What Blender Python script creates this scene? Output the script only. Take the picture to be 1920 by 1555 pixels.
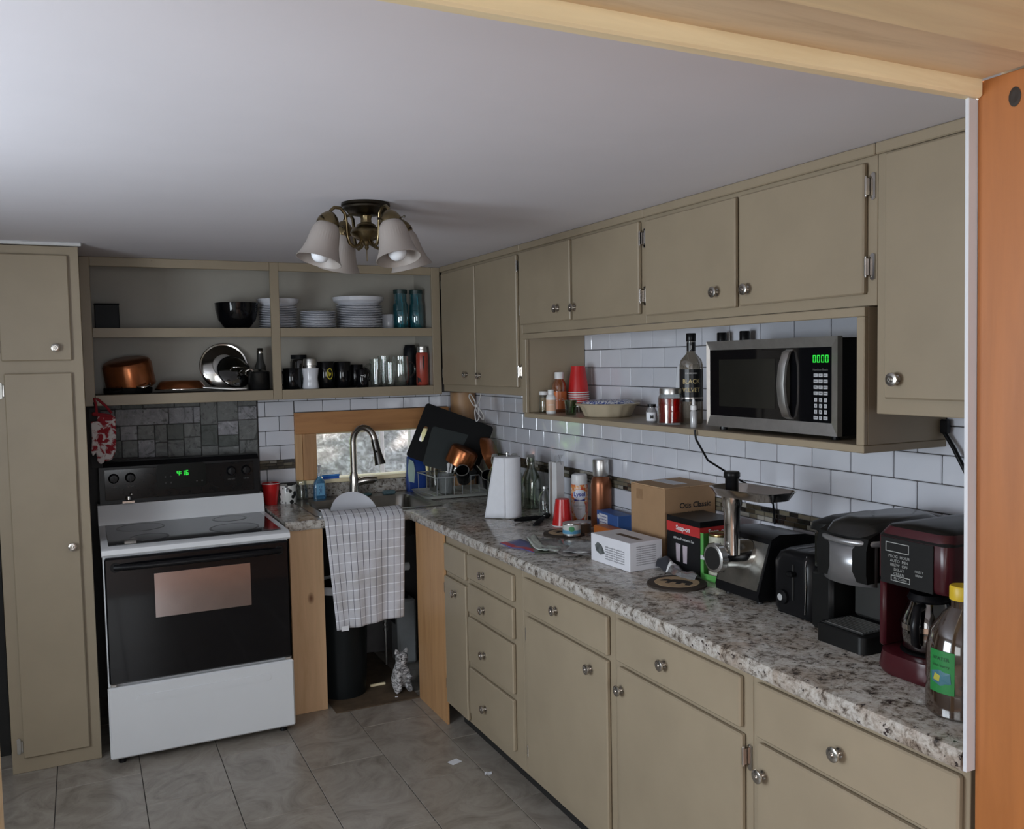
import bpy, bmesh, math, random
from mathutils import Matrix, Vector, Euler
random.seed(7)
for _o in list(bpy.data.objects): bpy.data.objects.remove(_o)
SC = bpy.context.scene
COL = SC.collection
PI = math.pi

# ------------------------------------------------------------------ camera
cam_d = bpy.data.cameras.new('camera'); cam = bpy.data.objects.new('camera', cam_d); COL.objects.link(cam)
cam_d.sensor_fit = 'HORIZONTAL'; cam_d.sensor_width = 36.0; cam_d.lens = 1650.0 / 1920.0 * 36.0
cam_d.clip_start = 0.05; cam_d.clip_end = 200
def _n(v): return v.normalized()
_Y = _n(Vector((153 - 960, 693 - 777.5, 1650)))
_dn = _n(Vector((1458 - 960, 28000 - 777.5, 1650)))
_Z = -(_dn - _dn.dot(_Y) * _Y); _Z.normalize()
_X = _Y.cross(_Z)
if _X.x < 0: _X = -_X
_r = Vector((_X.x, _Y.x, _Z.x)); _d = Vector((_X.y, _Y.y, _Z.y)); _f = Vector((_X.z, _Y.z, _Z.z))
m = Matrix.Identity(4)
for i in range(3):
    m[i][0] = _r[i]; m[i][1] = -_d[i]; m[i][2] = -_f[i]
m[0][3], m[1][3], m[2][3] = 0.0, 0.0, 1.66
cam.matrix_world = m
SC.camera = cam

# ------------------------------------------------------------------ world, daylight, exposure
w = bpy.data.worlds.new('sky'); SC.world = w; w.use_nodes = True
wn = w.node_tree.nodes; wl = w.node_tree.links
bg = wn.get('Background') or wn.new('ShaderNodeBackground')
bg.inputs[0].default_value = (0.80, 0.90, 1.0, 1); bg.inputs[1].default_value = 4.6
SC.view_settings.view_transform = 'Standard'; SC.view_settings.look = 'None'
SC.view_settings.exposure = -1.13; SC.view_settings.gamma = 1.0
try: SC.view_settings.use_curve_mapping = False
except Exception: pass
SC.cycles.use_denoising = True
SC.cycles.max_bounces = 8; SC.cycles.transparent_max_bounces = 12
SC.cycles.caustics_reflective = False; SC.cycles.caustics_refractive = False
SC.cycles.sample_clamp_indirect = 4.0

def area(name, loc, direction, sx, sy, power, col):
    l = bpy.data.lights.new(name, 'AREA'); l.shape = 'RECTANGLE'; l.size = sx; l.size_y = sy
    l.energy = power; l.color = col
    o = bpy.data.objects.new(name, l); COL.objects.link(o); o.location = loc
    o.rotation_euler = Vector(direction).to_track_quat('-Z', 'Y').to_euler()
    return o
# daylight standing in the unseen window openings of the kitchen's left wall and of the room behind the camera
area('daylight_kitchen_window', (-1.52, 1.80, 1.42), (1, 0, 0), 1.30, 0.95, 106, (0.83, 0.92, 1.0))
area('daylight_rear_window', (-.45, -3.12, 1.40), (0, 1, 0), 2.1, 1.35, 112, (0.95, 0.97, 1.0))
area('added_side_daylight', (-2.62, -0.7, 1.40), (1, 0, 0), 1.6, 1.25, 32, (1.0, 0.95, 0.88))  # unseen window and lamp added to light the jamb

sun = bpy.data.lights.new('sun', 'SUN'); sun.energy = 48.0; sun.angle = math.radians(2); sun.color = (1.0, .95, .86)
sun_o = bpy.data.objects.new('sun', sun); COL.objects.link(sun_o); sun_o.location = (4, 4, 8)
sun_o.rotation_euler = Vector((-.70, -.06, -.72)).to_track_quat('-Z', 'Y').to_euler()

# ------------------------------------------------------------------ materials
MATS = {}
def _new(name):
    mt = bpy.data.materials.new(name); mt.use_nodes = True
    nt = mt.node_tree; nt.nodes.clear()
    out = nt.nodes.new('ShaderNodeOutputMaterial')
    return mt, nt, out
def _coords(nt, scale=(1, 1, 1), obj=True):
    tc = nt.nodes.new('ShaderNodeTexCoord'); mp = nt.nodes.new('ShaderNodeMapping')
    mp.inputs['Scale'].default_value = scale
    nt.links.new(tc.outputs['Object' if obj else 'Generated'], mp.inputs['Vector'])
    return mp.outputs['Vector']
def _noise(nt, vec, scale, detail=4, rough=.55, dist=0):
    n = nt.nodes.new('ShaderNodeTexNoise'); n.inputs['Scale'].default_value = scale
    n.inputs['Detail'].default_value = detail; n.inputs['Roughness'].default_value = rough
    n.inputs['Distortion'].default_value = dist
    nt.links.new(vec, n.inputs['Vector']); return n.outputs['Fac']
def _ramp(nt, fac, stops):
    r = nt.nodes.new('ShaderNodeValToRGB'); e = r.color_ramp.elements
    while len(e) < len(stops): e.new(0.5)
    for k, (p, c) in enumerate(stops):
        e[k].position = p; e[k].color = (c[0], c[1], c[2], 1)
    nt.links.new(fac, r.inputs['Fac']); return r.outputs['Color']
def _mix(nt, a, b, fac, mode='MIX'):
    n = nt.nodes.new('ShaderNodeMix'); n.data_type = 'RGBA'; n.blend_type = mode
    for s, v in ((n.inputs[0], fac), (n.inputs[6], a), (n.inputs[7], b)):
        if isinstance(v, (int, float)): s.default_value = v
        elif isinstance(v, tuple): s.default_value = (v[0], v[1], v[2], 1)
        else: nt.links.new(v, s)
    return n.outputs[2]
def _math(nt, op, a, b=0.0):
    n = nt.nodes.new('ShaderNodeMath'); n.operation = op
    for s, v in ((n.inputs[0], a), (n.inputs[1], b)):
        if isinstance(v, (int, float)): s.default_value = v
        else: nt.links.new(v, s)
    return n.outputs[0]
def _bsdf(nt, out, rough=.5, metal=0, **kw):
    b = nt.nodes.new('ShaderNodeBsdfPrincipled'); b.inputs['Roughness'].default_value = rough
    b.inputs['Metallic'].default_value = metal
    for k, v in kw.items(): b.inputs[k].default_value = v
    nt.links.new(b.outputs[0], out.inputs[0]); return b
def _bump(nt, b, h, strength, dist=.002):
    n = nt.nodes.new('ShaderNodeBump'); n.inputs['Strength'].default_value = strength; n.inputs['Distance'].default_value = dist
    nt.links.new(h, n.inputs['Height']); nt.links.new(n.outputs[0], b.inputs['Normal'])
def plain(name, col, rough=.5, metal=0, var=.08, scale=14, bump=0, rnd=0, **kw):
    if name in MATS: return MATS[name]
    mt, nt, out = _new(name); b = _bsdf(nt, out, rough, metal, **kw)
    v = _coords(nt); f = _noise(nt, v, scale)
    lo = tuple(c * (1 - var) for c in col); hi = tuple(min(1, c * (1 + var)) for c in col)
    c = _ramp(nt, f, [(.3, lo), (.7, hi)])
    if rnd:
        oi = nt.nodes.new('ShaderNodeObjectInfo')
        k = _ramp(nt, oi.outputs['Random'], [(0, (1 - rnd,) * 3), (1, (1 + rnd,) * 3)])
        c = _mix(nt, c, k, 1.0, 'MULTIPLY')
    nt.links.new(c, b.inputs['Base Color'])
    if bump: _bump(nt, b, _noise(nt, v, scale * 6), bump)
    MATS[name] = mt; return mt
def clear(name, tint=(1, 1, 1), gloss=.12, rough=.02, body=0.0, bodycol=(.5, .5, .5)):
    """thin clear glass or plastic: a tinted see-through layer under a fresnel reflection, optionally a little cloudy body"""
    if name in MATS: return MATS[name]
    mt, nt, out = _new(name)
    t = nt.nodes.new('ShaderNodeBsdfTransparent'); t.inputs[0].default_value = (*tint, 1)
    base = t.outputs[0]
    if body:
        d = nt.nodes.new('ShaderNodeBsdfDiffuse'); d.inputs[0].default_value = (*bodycol, 1)
        mx = nt.nodes.new('ShaderNodeMixShader'); mx.inputs[0].default_value = body
        nt.links.new(base, mx.inputs[1]); nt.links.new(d.outputs[0], mx.inputs[2]); base = mx.outputs[0]
    g = nt.nodes.new('ShaderNodeBsdfGlossy'); g.inputs['Roughness'].default_value = rough
    lw = nt.nodes.new('ShaderNodeLayerWeight'); lw.inputs['Blend'].default_value = .35
    f = _math(nt, 'ADD', _math(nt, 'MULTIPLY', lw.outputs['Facing'], .55), gloss * .5)
    mx = nt.nodes.new('ShaderNodeMixShader'); nt.links.new(f, mx.inputs[0])
    nt.links.new(base, mx.inputs[1]); nt.links.new(g.outputs[0], mx.inputs[2]); nt.links.new(mx.outputs[0], out.inputs[0])
    MATS[name] = mt; return mt
def wood(name, c1, c2, knot=(.2, .1, .05), axis='Z', rough=.45, knots=True):
    if name in MATS: return MATS[name]
    mt, nt, out = _new(name); b = _bsdf(nt, out, rough)
    s = {'X': (1.2, 14, 14), 'Y': (14, 1.2, 14), 'Z': (14, 14, 1.2)}[axis]
    f = _noise(nt, _coords(nt, s), 2.2, 6, .6, .6)
    c = _ramp(nt, f, [(.28, c2), (.5, c1), (.72, tuple(min(1, q * 1.1) for q in c1))])
    if knots:
        vo = nt.nodes.new('ShaderNodeTexVoronoi'); vo.inputs['Scale'].default_value = 4.5
        s2 = {'X': (.55, 1, 1), 'Y': (1, .55, 1), 'Z': (1, 1, .55)}[axis]
        nt.links.new(_coords(nt, s2), vo.inputs['Vector'])
        k = _ramp(nt, vo.outputs['Distance'], [(.035, (1, 1, 1)), (.085, (0, 0, 0))])
        c = _mix(nt, c, knot, k)
    nt.links.new(c, b.inputs['Base Color']); _bump(nt, b, f, .15)
    MATS[name] = mt; return mt
def glow(name, col, strength):
    if name in MATS: return MATS[name]
    mt, nt, out = _new(name); e = nt.nodes.new('ShaderNodeEmission')
    e.inputs[0].default_value = (*col, 1); e.inputs[1].default_value = strength
    nt.links.new(e.outputs[0], out.inputs[0]); MATS[name] = mt; return mt

PAINT = plain('taupe_paint', (.302, .245, .170), .42, var=.05, scale=5, bump=.04)
def chip_paint(mt):     # sparse dark chips and scuffs in the old paint
    nt = mt.node_tree; b = next(n for n in nt.nodes if n.type == 'BSDF_PRINCIPLED'); src = b.inputs['Base Color'].links[0].from_socket
    v = _coords(nt); a = _ramp(nt, _noise(nt, v, 95, 3, .6, .5), [(.735, (0, 0, 0)), (.75, (1, 1, 1))]); k = _ramp(nt, _noise(nt, v, 3.1, 2), [(.52, (0, 0, 0)), (.66, (1, 1, 1))])
    nt.links.new(_mix(nt, src, (.09, .06, .04), _math(nt, 'MULTIPLY', a, k)), b.inputs['Base Color'])
chip_paint(PAINT)
INSIDE = plain('shelf_back_paint', (.37, .345, .30), .5, var=.05, scale=4)
CEIL = plain('ceiling_paint', (.74, .72, .77), .75, var=.035, scale=1.4, bump=.05)
WALLP = plain('plain_wall_paint', (.5, .48, .45), .7, var=.04, scale=3)
DARKW = plain('recess_shade_black', (.012, .011, .010), .8)  # near-black stands in for shade in the gap and recesses
TILE = plain('glazed_white_tile', (.66, .67, .73), .06, var=.02, scale=9, rnd=.05, **{'Specular IOR Level': .8})
GROUT = plain('dark_grout', (.09, .085, .085), .85)
MOS = [plain('mosaic_brown', (.055, .045, .03), .12), plain('mosaic_olive', (.16, .14, .10), .15), plain('mosaic_grey', (.32, .30, .26), .2), plain('mosaic_black', (.02, .018, .016), .1)]
CHROME = plain('polished_metal', (.62, .60, .57), .14, 1, var=.05)
NICKEL = plain('satin_nickel', (.55, .52, .48), .24, 1, var=.05)
STEEL = plain('brushed_steel', (.60, .59, .57), .34, 1, var=.08, scale=30)
BRASS = plain('antique_brass', (.20, .155, .085), .30, 1, var=.2, scale=25)
BLACK = plain('black_plastic', (.006, .006, .007), .30, var=.1, **{'Specular IOR Level': .22})
BLACKM = plain('black_matte', (.005, .005, .0055), .6, var=.1, **{'Specular IOR Level': .12})
BLACKG = plain('black_glass', (.004, .004, .005), .035, var=0)
ENAMEL = plain('white_enamel', (.68, .69, .71), .22, var=.02, scale=3)
WHITE = plain('white_plastic', (.72, .72, .72), .35, var=.02)
PAPER = plain('white_paper', (.74, .75, .79), .85, var=.02, scale=40, bump=.05)
CERAM = plain('white_ceramic', (.66, .67, .72), .18, var=.02)
RED = plain('red_plastic', (.52, .018, .018), .25, var=.03)
COPPER = plain('copper_enamel', (.34, .115, .042), .24, .75, var=.12, scale=30)
PINE = wood('pine_board', (.62, .405, .235), (.55, .345, .19), (.16, .06, .02))
PINEX = wood('pine_board_across', (.46, .22, .085), (.36, .155, .055), (.16, .06, .02), axis='X')
PINEL = wood('pale_pine', (.88, .76, .50), (.80, .66, .41), (.3, .14, .05), axis='X')
PINEO = wood('orange_pine', (.36, .125, .03), (.32, .108, .024), (.05, .02, .01), axis='Z')
CARD = plain('cardboard', (.33, .20, .105), .8, var=.05, scale=20)
GLASS = clear('clear_glass', (.93, .95, .94))
GREENG = glow('green_display_digits', (.05, 1.0, .09), 1.9)
INK = plain('black_ink', (.012, .012, .014), .6)
INKW = plain('white_ink', (.7, .7, .7), .6)

def granite():
    mt, nt, out = _new('speckled_laminate'); b = _bsdf(nt, out, .16)
    v = _coords(nt)
    a = _noise(nt, v, 34, 8, .74, .4)
    c = _ramp(nt, a, [(.34, (.035, .030, .028)), (.41, (.17, .145, .125)), (.47, (.38, .355, .325)), (.58, (.56, .54, .515)), (.70, (.34, .315, .30))])
    d = _noise(nt, v, 7, 4, .6, .8)
    c2 = _ramp(nt, d, [(.33, (.74, .66, .60)), (.5, (1, 1, 1)), (.75, (.86, .86, .88))])
    c = _mix(nt, c, c2, 1.0, 'MULTIPLY')
    e = _noise(nt, v, 75, 3, .6)
    sp = _ramp(nt, e, [(.62, (0, 0, 0)), (.68, (1, 1, 1))])
    c = _mix(nt, c, (.04, .03, .03), sp); c = _mix(nt, c, (.97, .955, .93), 1.0, 'MULTIPLY')
    nt.links.new(c, b.inputs['Base Color']); return mt
GRAN = granite()
def floor_tile_mat():
    mt, nt, out = _new('marbled_floor_tile'); b = _bsdf(nt, out, .30)
    tc = nt.nodes.new('ShaderNodeTexCoord'); oi = nt.nodes.new('ShaderNodeObjectInfo')
    ad = nt.nodes.new('ShaderNodeVectorMath'); ad.operation = 'MULTIPLY_ADD'
    ad.inputs[1].default_value = (1, 1, 1); nt.links.new(tc.outputs['Object'], ad.inputs[0])
    cb = nt.nodes.new('ShaderNodeCombineXYZ')
    for i, s in enumerate((17.0, 31.0, 7.0)): nt.links.new(_math(nt, 'MULTIPLY', oi.outputs['Random'], s), cb.inputs[i])
    nt.links.new(cb.outputs[0], ad.inputs[2])
    f = _noise(nt, ad.outputs[0], 4.5, 8, .68, 2.2)
    c = _ramp(nt, f, [(.28, (.16, .137, .114)), (.45, (.265, .233, .198)), (.6, (.335, .302, .262)), (.75, (.235, .195, .156))])
    nt.links.new(c, b.inputs['Base Color']); _bump(nt, b, f, .08); return mt
FTILE = floor_tile_mat()
def slate_mat(tone):
    mt, nt, out = _new('slate_stone'); b = _bsdf(nt, out, .5)
    tc = nt.nodes.new('ShaderNodeTexCoord'); oi = nt.nodes.new('ShaderNodeObjectInfo')
    ad = nt.nodes.new('ShaderNodeVectorMath'); ad.operation = 'ADD'
    cb = nt.nodes.new('ShaderNodeCombineXYZ')
    for i, s in enumerate((13.0, 29.0, 5.0)): nt.links.new(_math(nt, 'MULTIPLY', oi.outputs['Random'], s), cb.inputs[i])
    nt.links.new(tc.outputs['Object'], ad.inputs[0]); nt.links.new(cb.outputs[0], ad.inputs[1])
    f = _noise(nt, ad.outputs[0], 16, 7, .7, 1.2)
    c = _ramp(nt, f, [(.30, tuple(q * .25 for q in tone)), (.44, tuple(q * .8 for q in tone)), (.56, tone), (.68, tuple(q * 1.5 for q in tone))])
    f2 = _noise(nt, ad.outputs[0], 9, 5, .7, 3.0); c = _mix(nt, c, (.03, .035, .03), _ramp(nt, f2, [(.56, (0, 0, 0)), (.62, (.8, .8, .8))]))
    nt.links.new(c, b.inputs['Base Color']); _bump(nt, b, f, .5, .004); return mt
SLATE = [slate_mat((.27, .265, .285)), slate_mat((.15, .155, .15)), slate_mat((.075, .085, .078))]

# ------------------------------------------------------------------ mesh builder
OFF = {}
class MB:
    def __init__(s): s.v = []; s.f = []
    def add(s, vs, fs):
        n = len(s.v); s.v += [tuple(p) for p in vs]; s.f += [tuple(i + n for i in f) for f in fs]; return s
    def box(s, x0, x1, y0, y1, z0, z1, b=0):
        b = min(b, (x1 - x0) * .45, (y1 - y0) * .45, (z1 - z0) * .45)
        if b <= 0:
            vs = [(x, y, z) for x in (x0, x1) for y in (y0, y1) for z in (z0, z1)]
            return s.add(vs, [(0, 1, 3, 2), (4, 6, 7, 5), (0, 4, 5, 1), (2, 3, 7, 6), (0, 2, 6, 4), (1, 5, 7, 3)])
        X = (x0, x1); Y = (y0, y1); Z = (z0, z1); vs = []; idx = {}
        for i in (0, 1):
            for j in (0, 1):
                for k in (0, 1):
                    sx, sy, sz = (1, -1)[i], (1, -1)[j], (1, -1)[k]
                    for a in range(3):
                        p = [X[i] + sx * b, Y[j] + sy * b, Z[k] + sz * b]
                        p[a] = (X[i], Y[j], Z[k])[a]
                        idx[(i, j, k, a)] = len(vs); vs.append(tuple(p))
        fs = []
        for a in range(3):
            o = [q for q in range(3) if q != a]
            for e in (0, 1):
                c = []
                for (u, t) in ((0, 0), (1, 0), (1, 1), (0, 1)):
                    key = [0, 0, 0]; key[a] = e; key[o[0]] = u; key[o[1]] = t
                    c.append(idx[(*key, a)])
                fs.append(c)
        for a in range(3):
            o = [q for q in range(3) if q != a]
            for u in (0, 1):
                for t in (0, 1):
                    k0 = [0, 0, 0]; k1 = [0, 0, 0]; k1[a] = 1
                    for kk in (k0, k1): kk[o[0]] = u; kk[o[1]] = t
                    fs.append([idx[(*k0, o[0])], idx[(*k1, o[0])], idx[(*k1, o[1])], idx[(*k0, o[1])]])
        for i in (0, 1):
            for j in (0, 1):
                for k in (0, 1): fs.append([idx[(i, j, k, a)] for a in range(3)])
        return s.add(vs, fs)
    def lathe(s, prof, c=(0, 0, 0), n=24, cap=True, rmod=None):
        vs = []; fs = []; L = len(prof)
        for i in range(n):
            a = 2 * PI * i / n; q = rmod(i) if rmod else 1
            for (r, z) in prof: vs.append((c[0] + r * q * math.cos(a), c[1] + r * q * math.sin(a), c[2] + z))
        for i in range(n):
            j = (i + 1) % n
            for k in range(L - 1): fs.append((i * L + k, j * L + k, j * L + k + 1, i * L + k + 1))
        if cap:
            if prof[0][0] > 1e-5: fs.append([i * L for i in reversed(range(n))])
            if prof[-1][0] > 1e-5: fs.append([i * L + L - 1 for i in range(n)])
        return s.add(vs, fs)
    def tube(s, pts, r, n=8, caps=True, closed=False):
        pts = [Vector(p) for p in pts]; N = len(pts)
        rs = r if isinstance(r, (list, tuple)) else [r] * N
        vs = []; fs = []; prev = None
        for i, p in enumerate(pts):
            if closed: t = pts[(i + 1) % N] - pts[i - 1]
            else: t = pts[min(i + 1, N - 1)] - pts[max(i - 1, 0)]
            t.normalize()
            if prev is None:
                u = t.orthogonal().normalized()
            else:
                u = prev - prev.dot(t) * t
                u = u.normalized() if u.length > 1e-6 else t.orthogonal().normalized()
            prev = u; w2 = t.cross(u)
            for k in range(n):
                a = 2 * PI * k / n; q = p + (u * math.cos(a) + w2 * math.sin(a)) * rs[i]; vs.append(tuple(q))
        for i in range(N if closed else N - 1):
            for k in range(n):
                i2 = (i + 1) % N
                fs.append((i * n + k, i * n + (k + 1) % n, i2 * n + (k + 1) % n, i2 * n + k))
        if caps and not closed:
            fs.append(list(reversed(range(n)))); fs.append([(N - 1) * n + k for k in range(n)])
        return s.add(vs, fs)
    def cyl(s, p0, p1, r0, r1=None, n=16): return s.tube([p0, p1], [r0, r0 if r1 is None else r1], n)
    def prism(s, poly, a0, a1, axis='Z'):
        """poly extruded along axis; poly given in the other two axes in XYZ order"""
        n = len(poly); vs = []
        for a in (a0, a1):
            for (p, q) in poly:
                vs.append({'Z': (p, q, a), 'Y': (p, a, q), 'X': (a, p, q)}[axis])
        fs = [list(range(n)), [n + i for i in reversed(range(n))]]
        for i in range(n): fs.append((i, n + i, n + (i + 1) % n, (i + 1) % n))
        return s.add(vs, fs)
    def grid(s, nu, nv, fn):
        vs = [fn(u / (nu - 1), v / (nv - 1)) for v in range(nv) for u in range(nu)]
        fs = [(v * nu + u, v * nu + u + 1, (v + 1) * nu + u + 1, (v + 1) * nu + u) for v in range(nv - 1) for u in range(nu - 1)]
        return s.add(vs, fs)
    def xf(s, M):
        s.v = [tuple(M @ Vector(p)) for p in s.v]; return s
    def mesh(s, name, mat, smooth=None):
        me = bpy.data.meshes.new(name); me.from_pydata(s.v, [], s.f); me.update()
        bm = bmesh.new(); bm.from_mesh(me); bmesh.ops.recalc_face_normals(bm, faces=bm.faces); bm.to_mesh(me); bm.free()
        me.materials.append(mat)
        if smooth is not None:
            for p in me.polygons: p.use_smooth = True
            me.set_sharp_from_angle(angle=math.radians(smooth))
        return me
    def build(s, name, mat, parent=None, smooth=None, world=False, label=None):
        if world and parent is not None:
            o = OFF[parent.name]; s.v = [(x - o[0], y - o[1], z - o[2]) for (x, y, z) in s.v]
        ob = bpy.data.objects.new(name, s.mesh(name, mat, smooth)); COL.objects.link(ob)
        if parent is not None: ob.parent = parent; OFF[ob.name] = OFF.get(parent.name, (0, 0, 0))
        else: OFF[ob.name] = (0, 0, 0)
        if label: ob['label'] = label
        return ob
def thing(name, label, cat, loc=(0, 0, 0), rz=0, group=None):
    o = bpy.data.objects.new(name, None); COL.objects.link(o); o.location = loc; o.rotation_euler = (0, 0, rz)
    o.empty_display_size = .05; o['label'] = label; o['category'] = cat
    if group: o['group'] = group
    OFF[o.name] = tuple(loc); return o
def tag(o, label, cat, group=None):
    o['label'] = label; o['category'] = cat
    if group: o['group'] = group
    return o
def struct(name, mb, mat, label, cat='wall', smooth=None):
    o = mb.build(name, mat, None, smooth); o['kind'] = 'structure'; o['label'] = label; o['category'] = cat; return o
def place(me, name, parent, loc, rot=None, world=True):
    ob = bpy.data.objects.new(name, me); COL.objects.link(ob); ob.parent = parent
    o = OFF[parent.name] if world else (0, 0, 0)
    ob.location = (loc[0] - o[0], loc[1] - o[1], loc[2] - o[2]); OFF[ob.name] = (0, 0, 0)
    if rot is not None: ob.rotation_euler = rot
    return ob
def solid(o, t, offset=-1):
    md = o.modifiers.new('thickness', 'SOLIDIFY'); md.thickness = t; md.offset = offset; return o
_text_cache = {}
def text_mb(s, size, ext=.0002, align='CENTER', bold=0):
    c = bpy.data.curves.new('lettering', 'FONT'); c.body = s; c.size = size; c.align_x = align; c.align_y = 'CENTER'
    c.extrude = ext; c.resolution_u = 2; c.offset = bold
    o = bpy.data.objects.new('lettering', c); COL.objects.link(o)
    me = bpy.data.meshes.new_from_object(o)
    mb = MB(); mb.add([tuple(v.co) for v in me.vertices], [tuple(p.vertices) for p in me.polygons])
    bpy.data.objects.remove(o); bpy.data.curves.remove(c); bpy.data.meshes.remove(me); return mb
FACE = {'-X': Matrix(((0, 0, -1, 0), (-1, 0, 0, 0), (0, 1, 0, 0), (0, 0, 0, 1))),
        '-Y': Matrix(((1, 0, 0, 0), (0, 0, -1, 0), (0, 1, 0, 0), (0, 0, 0, 1))),
        '+Z': Matrix.Identity(4)}
def text(s, size, mat, parent, loc, face='-Y', world=True, sx=1, bold=0, name='lettering'):
    mb = text_mb(s, size, bold=bold)
    mb.xf(Matrix.Translation(loc) @ FACE[face] @ Matrix.Diagonal((sx, 1, 1, 1)))
    return mb.build(name, mat, parent, None, world)
def wrap_text(s, size, mat, parent, r, ang, z, name='lettering', sx=1, c=(0, 0), bold=0):
    """lettering bent round an upright cylinder; ang = direction it faces"""
    mb = text_mb(s, size, ext=0, bold=bold)
    out = []
    for (x, y, q) in mb.v:
        a = ang + x * sx / r
        out.append((c[0] + (r + .0006) * math.cos(a), c[1] + (r + .0006) * math.sin(a), z + y))
    mb.v = out; return mb.build(name, mat, parent)
def band(r0, r1, z0, z1, a0, a1, n=12, c=(0, 0)):
    mb = MB()
    mb.grid(n + 1, 2, lambda u, v: (c[0] + (r0 + (r1 - r0) * v) * math.cos(a0 + (a1 - a0) * u), c[1] + (r0 + (r1 - r0) * v) * math.sin(a0 + (a1 - a0) * u), z0 + (z1 - z0) * v))
    return mb
CAMD = lambda x, y: math.atan2(-y, -x)     # direction from a point towards the viewer's side of the room

SEG = {'0': 'abcdef', '1': 'bc', '4': 'bcfg', '6': 'acdefg'}
def seven_seg(s, h, wd=.12):
    """digits of a segment display as flat bars, x to the right, y up, centred"""
    mb = MB(); w_ = h * .52; t_ = h * wd; x = 0; adv = h * .74; g = t_ * .18
    for ch in s:
        if ch == ':':
            for y in (.3, .65): mb.box(x - adv * .05, x - adv * .05 + t_, h * y, h * y + t_, 0, .0004)
            x += adv * .32; continue
        R_ = {'a': (g, w_ - g, h - t_, h), 'd': (g, w_ - g, 0, t_), 'g': (g, w_ - g, h / 2 - t_ / 2, h / 2 + t_ / 2), 'f': (0, t_, h / 2 + g, h - g), 'b': (w_ - t_, w_, h / 2 + g, h - g), 'e': (0, t_, g, h / 2 - g), 'c': (w_ - t_, w_, g, h / 2 - g)}
        for k in SEG[ch]: a0, a1, b0, b1 = R_[k]; mb.box(a0, a1, b0, b1, 0, .0004)
        x0 = x
        n0 = len(SEG[ch]) * 8
        mb.v[-n0:] = [(p[0] + x0, p[1], p[2]) for p in mb.v[-n0:]]
        x += adv
    cx = (x - (adv - w_)) / 2
    mb.v = [(p[0] - cx, p[1] - h / 2, p[2]) for p in mb.v]; return mb
# ================================================================== the setting
CZ = 2.18           # kitchen ceiling
CT = 0.93           # counter top
# --- floor
fl = struct('floor', MB().box(-1.4, 2.2, .9, 5.0, -.06, -.004), GROUT, 'kitchen floor of long grey marbled tiles with dark joints', 'floor')
def cached_box(cache, name, mat, sx, sy, sz, b):
    k = (name, round(sx, 4), round(sy, 4), round(sz, 4))
    if k not in cache: cache[k] = MB().box(-sx / 2, sx / 2, -sy / 2, sy / 2, -sz / 2, sz / 2, b).mesh(name, mat)
    return cache[k]
_bc = {}
cols = [(-1.405 + .3117 * i) for i in range(12)]
for ci in range(11):
    x0 = cols[ci] - .003; x1 = x0 + .3117
    x0 += .0015; x1 -= .0015
    ph = [3.845, 3.54][ci % 2] if ci % 2 == 0 else 3.54
    y = ph - 6 * .613
    while y < 4.99:
        a = max(y + .0015, .93); b2 = min(y + .6115, 4.985)
        if b2 - a > .03 and x1 > -1.35 and x0 < 2.1:
            place(cached_box(_bc, 'floor_tile', FTILE, x1 - x0, b2 - a, .008, .0012), 'floor_tile', fl, ((x0 + x1) / 2, (a + b2) / 2, -.004))
        y += .613
struct('floor_entry', MB().box(-2.7, 2.7, -3.2, .9, -.06, 0), wood('entry_floor_wood', (.55, .36, .26), (.46, .28, .19), axis='Y', knots=False), 'wooden floor of the room in front of the kitchen opening', 'floor')
struct('floor_sink_recess', MB().box(1.02, 1.44, 4.06, 4.83, .001, .006), plain('stained_subfloor', (.09, .06, .035), .8, var=.4, scale=12), 'stained brown subfloor board under the open sink base', 'floor')
# --- ceilings
struct('ceiling', MB().box(-1.4, 2.2, 1.06, 5.0, CZ, CZ + .05), CEIL, 'low off-white kitchen ceiling', 'ceiling')
struct('ceiling_entry', MB().box(-2.7, 2.7, -3.2, .70, 2.45, 2.5), CEIL, 'ceiling of the room in front of the kitchen', 'ceiling')
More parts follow.
